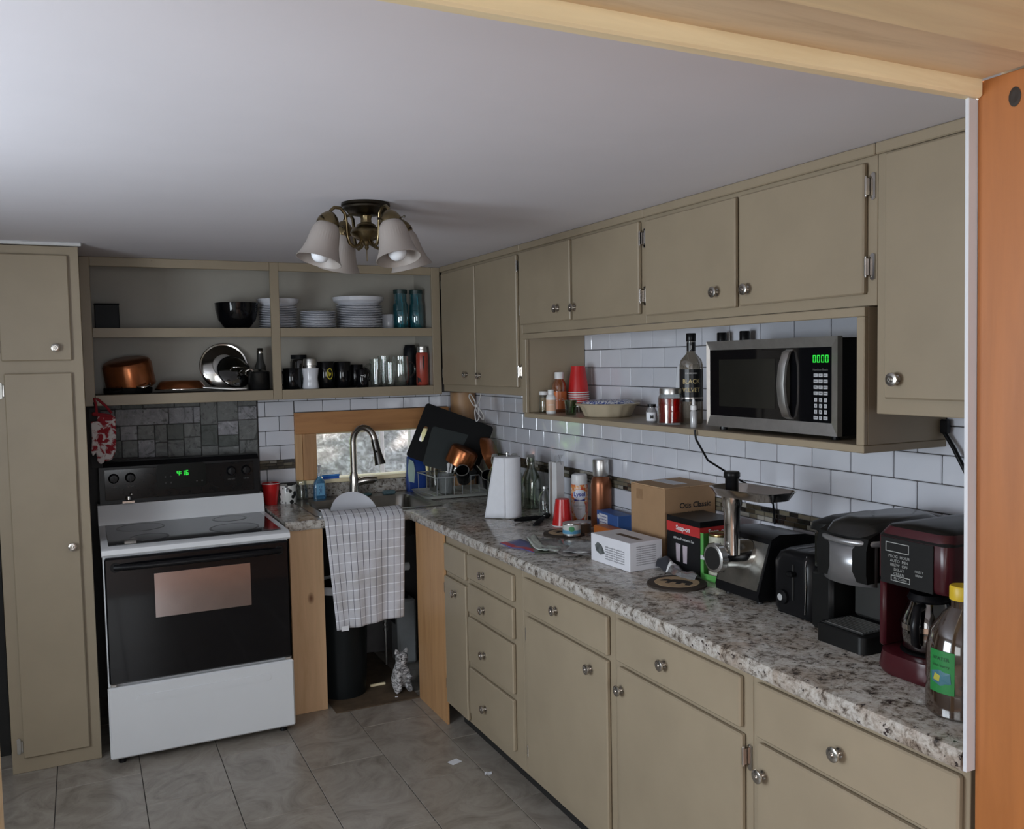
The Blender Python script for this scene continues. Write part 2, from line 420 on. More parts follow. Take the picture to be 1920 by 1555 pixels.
# --- back wall with the sink window
YB = 4.842
wb = MB()
wb.box(-1.4, 1.14, YB, 4.98, 0, CZ + .03); wb.box(1.82, 2.2, YB, 4.98, 0, CZ + .03)
wb.box(1.14, 1.82, YB, 4.98, 0, 1.022); wb.box(1.14, 1.82, YB, 4.98, 1.285, CZ + .03)
wall_b = struct('wall_back', wb, GROUT, 'back wall with white subway tiles around the small sink window')
XR = 2.078
wr = MB().box(XR, 2.2, 1.05, 4.98, 0, CZ + .03)
wall_r = struct('wall_right', wr, GROUT, 'right wall with white subway tiles and a narrow mosaic band')
TW, TH, TG = .154, .0765, .003
def tile_row(wall, axis, a0, a1, z0, z1, phase, holes=()):
    p = phase
    while p > a0: p -= TW + TG
    while p < a1:
        s0, s1 = max(p, a0), min(p + TW, a1); p += TW + TG
        segs = [(s0, s1, z0, z1)]
        for (h0, h1, k0, k1) in holes:
            if z1 <= k0 + .004 or z0 >= k1 - .004: continue
            new = []
            for (q0, q1, w0, w1) in segs:
                if q1 <= h0 or q0 >= h1: new.append((q0, q1, w0, w1)); continue
                if q0 < h0: new.append((q0, h0, w0, w1))
                if q1 > h1: new.append((h1, q1, w0, w1))
                qa, qb = max(q0, h0), min(q1, h1)
                if w1 > k1 + .006: new.append((qa, qb, k1, w1))
                if w0 < k0 - .006: new.append((qa, qb, w0, k0))
            segs = new
        for (q0, q1, w0, w1) in segs:
            if q1 - q0 < .008 or w1 - w0 < .008: continue
            if axis == 'X': place(cached_box(_bc, 'subway_tile', TILE, q1 - q0, .008, w1 - w0, .0022), 'subway_tile', wall, ((q0 + q1) / 2, YB - .003, (w0 + w1) / 2))
            else: place(cached_box(_bc, 'subway_tile_r', TILE, .008, q1 - q0, w1 - w0, .0022), 'subway_tile', wall, (XR - .003, (q0 + q1) / 2, (w0 + w1) / 2))
rowz = [(1.0215, 1.0985)] + [(1.150 + .0795 * k, 1.150 + .0795 * k + TH) for k in range(8)]
for i, (z0, z1) in enumerate(rowz):
    if z0 < 1.48:
        tile_row(wall_b, 'X', .84, 1.955, z0, min(z1, 1.487), .952 if i % 2 else .879 - .0003, holes=[(1.03, 1.93, 1.005, 1.405)])
    ph = 2.40 if i % 2 else 2.40 + (TW + TG) / 2
    if z0 < 1.40 or z1 < 1.47: tile_row(wall_r, 'Y', 1.07, 4.83, z0, z1, ph)
    elif z0 < 1.51:
        tile_row(wall_r, 'Y', 1.07, 1.60, z0, min(z1, 1.51), ph); tile_row(wall_r, 'Y', 1.62, 3.48, z0, z1, ph); tile_row(wall_r, 'Y', 3.50, 4.83, z0, min(z1, 1.505), ph)
    else: tile_row(wall_r, 'Y', 1.62, 3.48, z0, min(z1, 1.775), ph)
tile_row(wall_r, 'Y', 1.07, 4.70, .9415, 1.0185, 2.40)
def mosaic(wall, axis, a0, a1):
    for r in range(3):
        p = a0 - r * .019; z = 1.109 + r * .0158
        while p < a1:
            L = random.choice((.036, .046, .052)); s0, s1 = max(p, a0), min(p + L, a1); p += L + .002
            if s1 - s0 < .012: continue
            mt = random.choice((MOS[0], MOS[0], MOS[1], MOS[1], MOS[2], MOS[3]))
            if axis == 'X': place(cached_box(_bc, 'mosaic' + mt.name, mt, L if s1 - s0 > L - .001 else s1 - s0, .007, .0138, .001), 'mosaic_tile', wall, ((s0 + s1) / 2, YB - .0025, z))
            else: place(cached_box(_bc, 'mosaicr' + mt.name, mt, .007, L if s1 - s0 > L - .001 else s1 - s0, .0138, .001), 'mosaic_tile', wall, (XR - .0025, (s0 + s1) / 2, z))
mosaic(wall_b, 'X', .84, 1.03)
mosaic(wall_r, 'Y', 1.6, 4.70)
# --- other walls (the kitchen's left wall with its window, the wall with the opening, the room behind the camera)
wl_ = MB(); X0, X1 = -1.48, -1.40
wl_.box(X0, X1, .9, 1.14, 0, CZ + .03); wl_.box(X0, X1, 2.46, 5.0, 0, CZ + .03); wl_.box(X0, X1, 1.14, 2.46, 0, .93); wl_.box(X0, X1, 1.14, 2.46, 1.91, CZ + .03)
struct('wall_left', wl_, WALLP, 'plain painted left wall of the kitchen with a window')
wf = MB(); wf.box(-2.7, -.13, .72, 1.035, 0, 2.5); wf.box(1.470, 2.7, .72, 1.035, 0, 2.5); wf.box(-.13, 1.437, .72, 1.035, 2.16, 2.5)
struct('wall_front', wf, WALLP, 'partition wall around the wide opening into the kitchen')
wr2 = MB(); wr2.box(-2.7, -1.51, -3.2, -3.06, 0, 2.5); wr2.box(.61, 2.7, -3.2, -3.06, 0, 2.5); wr2.box(-1.51, .61, -3.2, -3.06, 0, .7); wr2.box(-1.51, .61, -3.2, -3.06, 2.08, 2.5)
struct('wall_rear', wr2, WALLP, 'far wall behind the viewer with a wide window')
ws = MB(); ws.box(-2.7, -2.55, -3.2, -1.52, 0, 2.5); ws.box(-2.7, -2.55, .12, .9, 0, 2.5); ws.box(-2.7, -2.55, -1.52, .12, 0, .76); ws.box(-2.7, -2.55, -1.52, .12, 2.04, 2.5)
struct('wall_entry_left', ws, WALLP, 'left wall of the front room with a window opening added for light')
struct('wall_entry_right', MB().box(2.55, 2.7, -3.2, .9, 0, 2.5), plain('warm_wall', (.55, .36, .22), .6), 'right wall of the front room')
struct('gap_shade_slab', MB().box(-1.40, -.345, 4.30, 4.34, 0, 2.15), DARKW, 'near-black slab standing in for the shade left of the tall cabinet', 'door')  # slab added so the shaded gap reads black
# --- opening trim: pine header boards, orange jamb, white strip
def lens_shear(mb):   # jamb and strip sheared sideways to match lens distortion at the image edge
    mb.v = [(x + .003 + .016 * (2.13 - z) / 1.2, y, z) for (x, y, z) in mb.v]; return mb
o = struct('trim_1', lens_shear(MB().box(1.3905, 1.420, 1.0405, 1.048, .90, 2.10, .001)), plain('white_trim_paint', (.60, .62, .66), .45, var=.02), 'narrow white painted strip down the right edge of the opening', 'trim')
o = struct('trim_2', lens_shear(MB().box(1.413, 1.437, .70, 1.040, 0, 2.128, .001)), PINEO, 'orange stained pine jamb board on the right of the opening', 'trim')
kn = MB(); kn.lathe([(.0001, 0), (.007, .0004), (.011, 0)], n=14); kn.xf(Matrix.Translation((1.4155, .972, 2.085)) @ Matrix.Rotation(-PI / 2, 4, 'Y') @ Matrix.Diagonal((1.5, 1, 1, 1))); kn.build('knot', plain('dark_knot', (.02, .012, .008), .6), o)
struct('trim_3', MB().box(-.12, 1.413, .893, 1.036, 2.130, 2.158, .001), wood('weathered_pine', (.76, .62, .43), (.62, .48, .31), (.16, .06, .02), axis='X'), 'wide pine board under the header of the opening', 'trim')
struct('trim_4', MB().box(-.12, 1.418, 1.030, 1.056, 2.100, 2.160, .004), PINEL, 'pale pine strip along the kitchen edge of the header', 'trim')
struct('trim_5', MB().box(-.12, 1.413, .72, .8925, 2.118, 2.158, .003), wood('pale_pine_near', (.85, .70, .44), (.78, .60, .36), axis='X', knots=False), 'pale pine header board nearest the viewer', 'trim')
struct('trim_6', MB().box(-.125, -.093, .70, 1.04, 0, 2.118, .002), PINEL, 'pale pine jamb on the left edge of the opening', 'trim')
struct('trim_7', MB().box(-.36, .02, 4.058, 4.077, 2.166, 2.18, .003), plain('white_moulding', (.6, .6, .6), .5), 'white moulding strip above the tall cabinet', 'trim')
# --- round log post in the corner
lg = MB().lathe([(.072, .931), (.070, 1.2), (.072, 1.487)], c=(1.996, 4.755, 0), n=28)
tag(lg.build('log_post', wood('peeled_log', (.45, .26, .13), (.36, .19, .09), axis='Z'), None, 40), 'peeled round log post standing in the corner behind the cutting boards', 'post')
# --- sink window: casing boards, pane, sill
w1 = bpy.data.objects.new('window_1', None); COL.objects.link(w1); w1['kind'] = 'structure'; w1['label'] = 'small low window behind the sink in a pine casing'; w1['category'] = 'window'; OFF['window_1'] = (0, 0, 0)
MB().box(1.030, 1.068, 4.815, 4.84, 1.03, 1.285, .002).build('casing_board', wood('pine_casing', (.55, .33, .16), (.45, .25, .115)), w1)
MB().box(1.069, 1.145, 4.812, 4.84, 1.03, 1.285, .002).build('casing_board', wood('pine_casing_dark', (.43, .235, .11), (.35, .18, .08)), w1)
MB().box(1.030, 1.93, 4.810, 4.84, 1.285, 1.402, .002).build('casing_board', PINEX, w1)
MB().box(1.815, 1.93, 4.812, 4.84, 1.03, 1.285, .002).build('casing_board', PINE, w1)
MB().box(1.035, 1.93, 4.790, 4.84, 1.008, 1.03, .003).build('window_sill', PINEL, w1)
MB().box(1.142, 1.155, 4.86, 4.95, 1.022, 1.285).box(1.807, 1.82, 4.86, 4.95, 1.022, 1.285).box(1.142, 1.82, 4.86, 4.95, 1.275, 1.288).box(1.142, 1.82, 4.86, 4.95, 1.015, 1.024).build('window_frame', PINEL, w1)
def dirty_pane():
    mt, nt, out = _new('dusty_window_pane')
    t = nt.nodes.new('ShaderNodeBsdfTransparent'); d = nt.nodes.new('ShaderNodeBsdfTranslucent'); d.inputs[0].default_value = (.8, .82, .84, 1)
    g = nt.nodes.new('ShaderNodeBsdfGlossy'); g.inputs['Roughness'].default_value = .03
    v = _coords(nt, (1, 1, .6)); f = _noise(nt, v, 34, 7, .75, 1.5)
    k = _ramp(nt, f, [(.54, (.03, .03, .03)), (.66, (.28, .28, .28))])
    m1 = nt.nodes.new('ShaderNodeMixShader'); nt.links.new(k, m1.inputs[0]); nt.links.new(t.outputs[0], m1.inputs[1]); nt.links.new(d.outputs[0], m1.inputs[2])
    m2 = nt.nodes.new('ShaderNodeMixShader'); m2.inputs[0].default_value = .05; nt.links.new(m1.outputs[0], m2.inputs[1]); nt.links.new(g.outputs[0], m2.inputs[2])
    nt.links.new(m2.outputs[0], out.inputs[0]); return mt
MB().box(1.150, 1.812, 4.905, 4.909, 1.02, 1.28).build('pane', dirty_pane(), w1)
# --- outside: leaf-strewn bank, pale posts and green shrubs
def bank(u, v):
    x = -3 + 12 * u; y = 5.7 + 6 * v; z = .1 + .85 * (y - 5.7) + .05 * math.sin(x * 3.1 + y * 2) + random.uniform(-.03, .03)
    return (x, y, z)
mt, nt, out = _new('leaf_litter'); b = _bsdf(nt, out, .9); f = _noise(nt, _coords(nt), 14, 8, .8, 1)
nt.links.new(_ramp(nt, f, [(.32, (.04, .035, .035)), (.5, (.22, .20, .20)), (.64, (.50, .48, .49))]), b.inputs['Base Color'])
struct('ground_bank', MB().grid(60, 30, bank), mt, 'leaf-strewn grey bank rising outside the sink window', 'ground')
struct('ground_yard', MB().box(-8, 10, 5.0, 5.8, -.1, .1), mt, 'ground outside the sink window', 'ground')
PW = plain('weathered_white_wood', (.62, .56, .55), .7, var=.1)
for i, (x, y, wd, lb) in enumerate([(2.07, 5.9, .085, 'wide pale weathered post outside the sink window'), (1.80, 5.75, .03, 'thin pale stake outside, just behind the faucet')]):
    tag(MB().box(x, x + wd, y, y + wd * .6, -.05, 2.3, .004).build('garden_post', PW), lb, 'post')
def shrub(x, y, z, r, n, lb):
    t = thing('shrub', lb, 'shrub', (x, y, 0), group='shrubs outside the sink window')
    MB().tube([(0, 0, z - r * 1.2), (0, 0, z)], [.04, .02], 6).build('stem', PINE, t)
    lf = MB()
    for _ in range(n):
        a, q = random.uniform(0, 2 * PI), random.uniform(-1, 1); rr = r * random.uniform(.55, 1) ; s = math.sqrt(1 - q * q)
        c = Vector((rr * s * math.cos(a), rr * s * math.sin(a), z + rr * q)); e = Euler((random.uniform(0, 6), random.uniform(0, 6), random.uniform(0, 6))).to_matrix()
        k = random.uniform(.04, .09)
        lf.add([c + e @ Vector(p) for p in ((-k, 0, 0), (0, -k * .45, .005), (k, 0, 0), (0, k * .45, .005))], [(0, 1, 2, 3)])
    o = lf.build('foliage', plain('green_leaves', (.24, .50, .12), .6, var=.4, scale=3), t); o['kind'] = 'stuff'
for x, y, z, lb in [(4.1, 6.2, 2.9, 'leafy tree added out of view to shade the bank, nearer the house'), (4.2, 8.1, 3.1, 'leafy tree added out of view to shade the bank, farther from the house')]:  # unseen crowns added only to keep the sun off the bank
    t = thing('sun_blocker_tree', lb, 'sun_blocker_tree', (x, y, 0)); MB().tube([(0, 0, 0), (.02, 0, z)], [.09, .05], 8).build('trunk', PINE, t); lf = MB()
    for _ in range(2600):
        a, q = random.uniform(0, 2 * PI), random.uniform(-1, 1); rr = random.uniform(.3, 1); s = math.sqrt(1 - q * q)
        c = Vector((.95 * rr * s * math.cos(a), .95 * rr * s * math.sin(a), z + .95 * rr * q)); e = Euler((random.uniform(0, 6), random.uniform(0, 6), random.uniform(0, 6))).to_matrix(); k = random.uniform(.07, .12)
        lf.add([c + e @ Vector(p) for p in ((-k, 0, 0), (0, -k * .5, .005), (k, 0, 0), (0, k * .5, .005))], [(0, 1, 2, 3)])
    o = lf.build('crown', plain('green_leaves', (.24, .50, .12), .6, var=.4, scale=3), t); o['kind'] = 'stuff'
for x, y, r, lb in [(-.9, 7.0, .72, 'leafy green shrub outside, reflected at the left of the tiles'), (.6, 6.7, .72, 'leafy green shrub outside, middle of the row'), (-2.5, 7.2, .85, 'large leafy green shrub outside, farthest left')]:
    shrub(x, y, 1.45, r, 900, lb)

# --- slate panel behind the stove
sp = thing('slate_backsplash', 'dark slate stone panel on the wall behind the stove', 'backsplash', (.45, 4.83, 1.08))
MB().box(.055, .835, 4.828, 4.841, 1.06, 1.487).build('backing_panel', GROUT, sp, world=True)
stones = [(.055, .17, 1.455, 1.487), (.17, .27, 1.455, 1.487), (.27, .42, 1.457, 1.487), (.42, .545, 1.457, 1.487), (.055, .14, 1.37, 1.455), (.14, .39, 1.372, 1.457), (.39, .51, 1.372, 1.457), (.51, .545, 1.372, 1.457),
          (.545, .63, 1.36, 1.487), (.63, .735, 1.375, 1.487), (.735, .832, 1.45, 1.487), (.735, .832, 1.378, 1.45), (.545, .63, 1.25, 1.36), (.63, .735, 1.30, 1.375), (.735, .832, 1.27, 1.378), (.63, .735, 1.24, 1.30),
          (.055, .16, 1.30, 1.37), (.16, .24, 1.298, 1.372), (.24, .32, 1.298, 1.372), (.32, .38, 1.28, 1.372), (.38, .46, 1.29, 1.372), (.46, .545, 1.30, 1.372), (.055, .165, 1.21, 1.30), (.165, .24, 1.21, 1.298), (.24, .32, 1.205, 1.298),
          (.32, .38, 1.205, 1.28), (.38, .46, 1.20, 1.29), (.46, .545, 1.20, 1.30), (.545, .63, 1.17, 1.25), (.63, .735, 1.165, 1.24), (.735, .832, 1.16, 1.27), (.055, .2, 1.12, 1.205), (.2, .38, 1.12, 1.20), (.38, .54, 1.12, 1.195), (.54, .83, 1.09, 1.16)]
for (a, b2, c, d) in stones:
    dp = random.uniform(.006, .012)
    o = MB().box(a + .0015, b2 - .0015, 4.829 - dp, 4.829, c + .0015, d - .0015, .002); mt_s = SLATE[0] if (abs(c - 1.372) < .003 and a < .53) or (a, c) in ((.63, 1.30), (.735, 1.378), (.24, 1.205), (.16, 1.298)) else random.choice((SLATE[1], SLATE[1], SLATE[2]))
    o.build('stone', mt_s, sp, world=True)
# ================================================================== cabinets
KNOB = MB().lathe([(.0001, .028), (.004, .0275), (.0055, .0245), (.010, .0255), (.0165, .0225), (.0172, .019), (.014, .014), (.0075, .010), (.006, .004), (.011, .002), (.011, 0)], n=20).mesh('knob', NICKEL, 40)
RX = (0, -PI / 2, 0); RY = (PI / 2, 0, 0)
def hinge_mesh(ax):
    h = MB()
    if ax == 'X':
        h.cyl((-.012, 0, -.022), (-.012, 0, .022), .0042, n=10); h.box(-.014, -.002, .003, .0045, -.020, .020)
        h.prism([(.006, -.03), (.013, -.034), (.02, -.03), (.02, .03), (.013, .034), (.006, .03)], -.0035, -.0005, 'X'); h.cyl((-.012, 0, -.026), (-.012, 0, .026), .0025, n=8)
    else:
        h.cyl((0, -.012, -.022), (0, -.012, .022), .0042, n=10); h.box(.003, .0045, -.014, -.002, -.020, .020)
        h.prism([(.006, -.03), (.013, -.034), (.02, -.03), (.02, .03), (.013, .034), (.006, .03)], -.0035, -.0005, 'Y'); h.cyl((0, -.012, -.026), (0, -.012, .026), .0025, n=8)
    return h.mesh('hinge', CHROME, 40)
HX, HY = hinge_mesh('X'), hinge_mesh('Y')
EDGE = .004
def front_x(root, name, y0, y1, z0, z1, xf, knob=None, hinges=()):
    d = MB().box(xf - .017, xf - .0006, y0, y1, z0, z1, EDGE).build(name, PAINT, root, world=True)
    if knob: place(KNOB, 'knob', d, (xf - .017, knob[0], knob[1]), RX)
    for (hy, hz, side) in hinges:
        place(HX, 'hinge', d, (xf - .0006, hy, hz), (0, 0, 0) if side > 0 else (PI, 0, 0))
    return d
XF = 1.452
def base_unit(label, y0, y1, fronts):
    t = thing('base_cabinet', label, 'cabinet', (1.75, (y0 + y1) / 2, 0), group='taupe base cabinets under the long counter')
    MB().box(XF, 2.070, y0 + .0006, y1 - .0006, .10, .884, .0015).build('carcass', PAINT, t, world=True)
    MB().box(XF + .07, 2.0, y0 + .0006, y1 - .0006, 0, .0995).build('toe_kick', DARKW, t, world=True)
    for f in fronts: front_x(t, f[0], f[1], f[2], f[3], f[4], XF, *f[5:])
base_unit('narrow taupe base cabinet beside the right-hand pine panel', 3.43, 3.69, [('drawer', 3.437, 3.677, .725, .848), ('door', 3.436, 3.680, .112, .700, (3.54, .648), [(3.683, .643, 1), (3.683, .20, 1)])])
base_unit('taupe base cabinet with a stack of four drawers', 2.915, 3.43, [('drawer', 2.975, 3.412, .744, .847, (3.238, .792)), ('drawer', 2.977, 3.413, .598, .720, (3.24, .648)), ('drawer', 2.980, 3.415, .382, .577, (3.242, .46)), ('drawer', 2.984, 3.412, .155, .357, (3.243, .234))])
base_unit('taupe base cabinet with one drawer and a door, right of the drawer stack', 2.275, 2.915, [('drawer', 2.303, 2.884, .735, .860, (2.626, .80)), ('door', 2.305, 2.865, .140, .718, (2.399, .666), [(2.868, .649, 1), (2.868, .205, 1)])])
base_unit('taupe base cabinet under the meat grinder, hinge on its right side', 1.652, 2.275, [('drawer', 1.684, 2.250, .737, .868, (1.997, .803)), ('door', 1.678, 2.241, .140, .722, (2.218, .656), [(1.675, .668, -1), (1.675, .22, -1)])])
base_unit('taupe base cabinet nearest the viewer, beside the orange jamb', 1.062, 1.652, [('drawer', 1.075, 1.627, .737, .872, (1.362, .803)), ('door', 1.085, 1.622, .140, .724, (1.599, .653))])
# --- right-hand wall cabinets
XU = 1.781
def upper_unit(label, y0, y1, z0, doors, yb=None):
    t = thing('wall_cabinet', label, 'cabinet', (1.93, (y0 + y1) / 2, z0), group='taupe wall cabinets on the right wall')
    MB().box(XU, 2.072, y0 + .0006, (yb or y1) - .0006, z0, CZ - .001, .0015).build('carcass', PAINT, t, world=True)
    MB().box(XU - .012, XU - .0004, y0 + .0006, y1 - .0006, 2.150, CZ - .001, .003).build('top_trim', PAINT, t, world=True)
    for f in doors: front_x(t, 'door', f[0], f[1], f[2], f[3], XU, f[4], f[5])
upper_unit('taupe two-door wall cabinet in the corner above the cutting boards', 3.535, 4.505, 1.505, [(4.028, 4.474, 1.542, 2.138, (4.136, 1.597), [(4.477, 2.08, 1), (4.477, 1.603, 1)]), (3.560, 4.014, 1.542, 2.138, (3.969, 1.593), [(3.556, 2.086, -1), (3.556, 1.614, -1)])], yb=4.50)
upper_unit('taupe two-door wall cabinet above the red cups', 2.57, 3.535, 1.783, [(3.078, 3.530, 1.822, 2.142, (3.171, 1.873), [(3.532, 1.885, 1)]), (2.592, 3.058, 1.818, 2.140, (3.036, 1.868), [(2.588, 2.08, -1), (2.588, 1.88, -1)])])
upper_unit('taupe two-door wall cabinet above the microwave', 1.575, 2.57, 1.783, [(2.085, 2.552, 1.810, 2.136, (2.167, 1.861), [(2.555, 2.08, 1), (2.555, 1.88, 1)]), (1.604, 2.066, 1.812, 2.136, (2.027, 1.858), [(1.600, 2.077, -1), (1.600, 1.879, -1)])])
upper_unit('tall single-door taupe wall cabinet beside the white strip', 1.065, 1.575, 1.513, [(1.095, 1.540, 1.552, 2.146, (1.499, 1.60), [])])
# --- open niche with the microwave shelf
t = thing('niche_shelf', 'open taupe niche shelf on the tiled wall holding the microwave', 'shelf', (1.92, 2.55, 1.41))
MB().box(1.766, 2.072, 1.601, 3.500, 1.411, 1.431, .002).build('shelf_board', PAINT, t, world=True)
MB().box(1.7815, 2.072, 3.481, 3.500, 1.4315, 1.782, .001).build('side_panel', PAINT, t, world=True)
MB().box(1.7815, 2.072, 1.601, 1.620, 1.4315, 1.782, .001).build('side_panel', PAINT, t, world=True)
MB().box(1.766, 1.7812, 1.601, 3.515, 1.757, 1.781, .002).build('front_rail', PAINT, t, world=True)
MB().box(1.766, 1.7812, 1.601, 1.626, 1.4312, 1.7565, .002).build('front_stile', PAINT, t, world=True)
MB().box(1.766, 1.7812, 3.476, 3.515, 1.4312, 1.7565, .002).build('front_stile', PAINT, t, world=True)
# --- open shelf unit on the back wall
t = thing('open_shelf_unit', 'taupe open wall shelf unit with four compartments over the stove and sink', 'shelf', (.89, 4.67, 1.487))
YF = 4.52
MB().box(.02, 1.765, 4.818, 4.8275, 1.500, 2.17).build('back_panel', INSIDE, t, world=True)
for (x0, x1) in ((.008, .052), (.866, .910), (1.729, 1.777)): MB().box(x0, x1, YF, YF + .018, 1.488, 2.179, .002).build('stile', PAINT, t, world=True)
for (z0, z1) in ((2.136, 2.179), (1.806, 1.851), (1.488, 1.538)):
    for (x0, x1) in ((.0525, .8655), (.9105, 1.7285)): MB().box(x0, x1, YF + .001, YF + .018, z0, z1, .002).build('rail', PAINT, t, world=True)
for z in (1.851, 1.538):
    for (x0, x1) in ((.045, 1.735),): MB().box(x0, x1, YF + .0185, 4.8175, z - .018, z - .0005).build('shelf_board', plain('shelf_wear', (.12, .10, .08), .5), t, world=True)
for (x0, x1) in ((.022, .044), (1.7355, 1.755)): MB().box(x0, x1, YF + .0185, 4.8175, 1.50, 2.17).build('side_panel', INSIDE, t, world=True)
MB().box(.022, 1.755, YF + .0185, 4.8175, 2.1705, 2.1785).build('top_panel', INSIDE, t, world=True)
MB().box(.022, 1.755, YF + .0185, 4.8175, 1.490, 1.4995).build('bottom_panel', PAINT, t, world=True)
# --- tall cabinet
t = thing('tall_cabinet', 'tall narrow taupe pantry cabinet left of the stove', 'cabinet', (-.16, 4.4, 0))
YT = 4.078
MB().box(-.325, .0075, YT, 4.827, 0, 2.165, .002).build('carcass', PAINT, t, world=True)
for (x0, x1, z0, z1, kx, kz, hs) in ((-.288, -.033, 1.698, 2.128, -.092, 1.750, [1.757]), (-.282, -.036, .065, 1.648, -.065, .926, [1.58, .116])):
    d = MB().box(x0, x1, YT - .017, YT - .0006, z0, z1, EDGE).build('door', PAINT, t, world=True)
    place(KNOB, 'knob', d, (kx, YT - .017, kz), RY)
    for hz in hs: place(HY, 'hinge', d, (x0 - .003, YT - .0006, hz), (0, PI, 0))
# ================================================================== counter
t = thing('countertop', 'speckled granite-look laminate countertop running round the corner', 'countertop', (1.75, 2.8, .885))
XE = 1.425; prof = [(2.069, CT), (XE + .016, CT), (XE + .006, CT - .003), (XE + .001, CT - .010), (XE, CT - .018), (XE, CT - .034), (XE + .004, CT - .041), (XE + .012, CT - .0445), (2.069, CT - .0445)]
mb = MB().prism(prof, 1.064, 4.10, 'Y')
mb.box(1.625, 2.069, 4.10, 4.833, CT - .0445, CT); mb.box(1.0, 1.625, 4.735, 4.833, CT - .0445, CT); mb.box(.822, 1.0, 4.155, 4.833, CT - .0445, CT)
mb.prism([(4.118, CT - .006), (4.124, CT), (4.19, CT), (4.19, CT - .0445), (4.122, CT - .0445), (4.118, CT - .038)], 1.0, 1.625, 'X')
mb.prism([(4.118, CT - .006), (4.124, CT), (4.155, CT), (4.155, CT - .0445), (4.122, CT - .0445), (4.118, CT - .038)], .822, 1.0, 'X')
mb.build('worktop', GRAN, t, 30, True)
MB().box(.842, 1.93, 4.808, 4.8325, CT + .0005, 1.0075, .004).build('backsplash', GRAN, t, world=True)
tag(MB().box(.842, 1.000, 4.140, 4.160, 0, .884, .001).build('pine_panel', PINE), 'bare pine end panel between the stove and the open sink base', 'panel')
tag(MB().box(1.440, 1.4515, 3.692, 4.06, 0, .884, .001).build('pine_panel', wood('pine_panel_right', (.48, .27, .125), (.40, .21, .09), (.12, .04, .015))), 'bare knotty pine panel on the right of the open sink base', 'panel')
# --- sink
t = thing('sink', 'stainless steel drop-in sink in the corner under the window', 'sink', (1.3, 4.45, CT))
def rrect(x0, x1, y0, y1, r, n=6):
    pts = []
    for (cx, cy, a0) in ((x1 - r, y1 - r, 0), (x0 + r, y1 - r, PI / 2), (x0 + r, y0 + r, PI), (x1 - r, y0 + r, 1.5 * PI)):
        for i in range(n + 1): a = a0 + PI / 2 * i / n; pts.append((cx + r * math.cos(a), cy + r * math.sin(a)))
    return pts
def loft(loops, cap_last=True):
    mb = MB(); n = len(loops[0][0]); vs = []
    for (pts, z) in loops: vs += [(x, y, z) for (x, y) in pts]
    fs = [(k * n + i, k * n + (i + 1) % n, (k + 1) * n + (i + 1) % n, (k + 1) * n + i) for k in range(len(loops) - 1) for i in range(n)]
    if cap_last: fs.append([(len(loops) - 1) * n + i for i in range(n)])
    return mb.add(vs, fs)
SINKM = plain('sink_steel', (.30, .29, .27), .28, 1, var=.08, scale=20)
mb = loft([(rrect(.985, 1.64, 4.175, 4.752, .03), CT + .001), (rrect(.985, 1.64, 4.175, 4.752, .03), CT + .004), (rrect(1.03, 1.60, 4.205, 4.655, .06), CT + .004), (rrect(1.035, 1.595, 4.21, 4.65, .06), CT - .01), (rrect(1.05, 1.58, 4.225, 4.635, .07), CT - .14), (rrect(1.09, 1.54, 4.26, 4.60, .07), CT - .155)])
o = mb.build('basin', SINKM, t, 40, True)
MB().lathe([(.0001, .002), (.03, .002), (.042, .004), (.045, 0)], c=(1.31, 4.43, CT - .1548), n=20).build('drain', CHROME, o, 40, True)
# --- faucet
t = thing('faucet', 'brushed nickel gooseneck pull-down faucet behind the sink', 'faucet', (1.322, 4.715, CT + .004))
MB().lathe([(.036, 0), (.037, .006), (.030, .012), (.027, .06), (.025, .11), (.019, .135)], n=22).build('faucet_body', NICKEL, t, 40)
pts = [(0, 0, .13), (0, 0, .30)]
for i in range(1, 13):
    a = PI * i / 12.6; pts.append((.046 * (1 - math.cos(a)), -.052 * (1 - math.cos(a)), .30 + .080 * math.sin(a)))
MB().tube(pts, .018, 14).build('gooseneck', NICKEL, t, 60)
e = Vector(pts[-1]); dr = (Vector(pts[-1]) - Vector(pts[-2])).normalized()
hd = MB().tube([e - dr * .005, e + dr * .035, e + dr * .07, e + dr * .135], [.0195, .0205, .022, .031], 16).build('spray_head', plain('dark_nickel', (.11, .105, .10), .3, 1), t, 40)
MB().lathe([(.006, 0), (.006, .004), (.0001, .005)], n=10).xf(Matrix.Translation(e + dr * .06 + Vector((-.012, -.018, 0))) @ Matrix.Rotation(PI / 2, 4, 'X')).build('spray_button', BLACK, hd)
MB().tube([(.02, 0, .075), (.055, -.01, .085), (.10, -.02, .088), (.125, -.024, .09)], [.02, .022, .020, .010], 12).build('handle', NICKEL, t, 50)
# --- dish soap bottle, brush, sponge
t = thing('soap_bottle', 'clear bottle of blue hand soap with a pump beside the faucet', 'bottle', (1.135, 4.735, CT + .0045))
bp = loft([(rrect(-.033, .033, -.019, .019, .012), 0), (rrect(-.033, .033, -.019, .019, .012), .06), (rrect(-.029, .029, -.018, .018, .012), .095), (rrect(-.012, .012, -.012, .012, .01), .115), (rrect(-.011, .011, -.011, .011, .009), .125)])
bp.build('bottle', clear('blue_liquid', (.25, .50, .72), .15, .05, .35, (.10, .32, .55)), t, 40)
MB().box(-.022, .022, -.0202, -.0196, .02, .085).build('label', plain('soap_label', (.16, .38, .58), .4), t)
wm = text_mb('DIAL', .022); wm.xf(Matrix.Translation((0, -.0206, .05)) @ FACE['-Y'] @ Matrix.Rotation(-PI / 2, 4, 'Z')); wm.build('lettering', plain('navy_ink', (.02, .06, .2), .5), t)
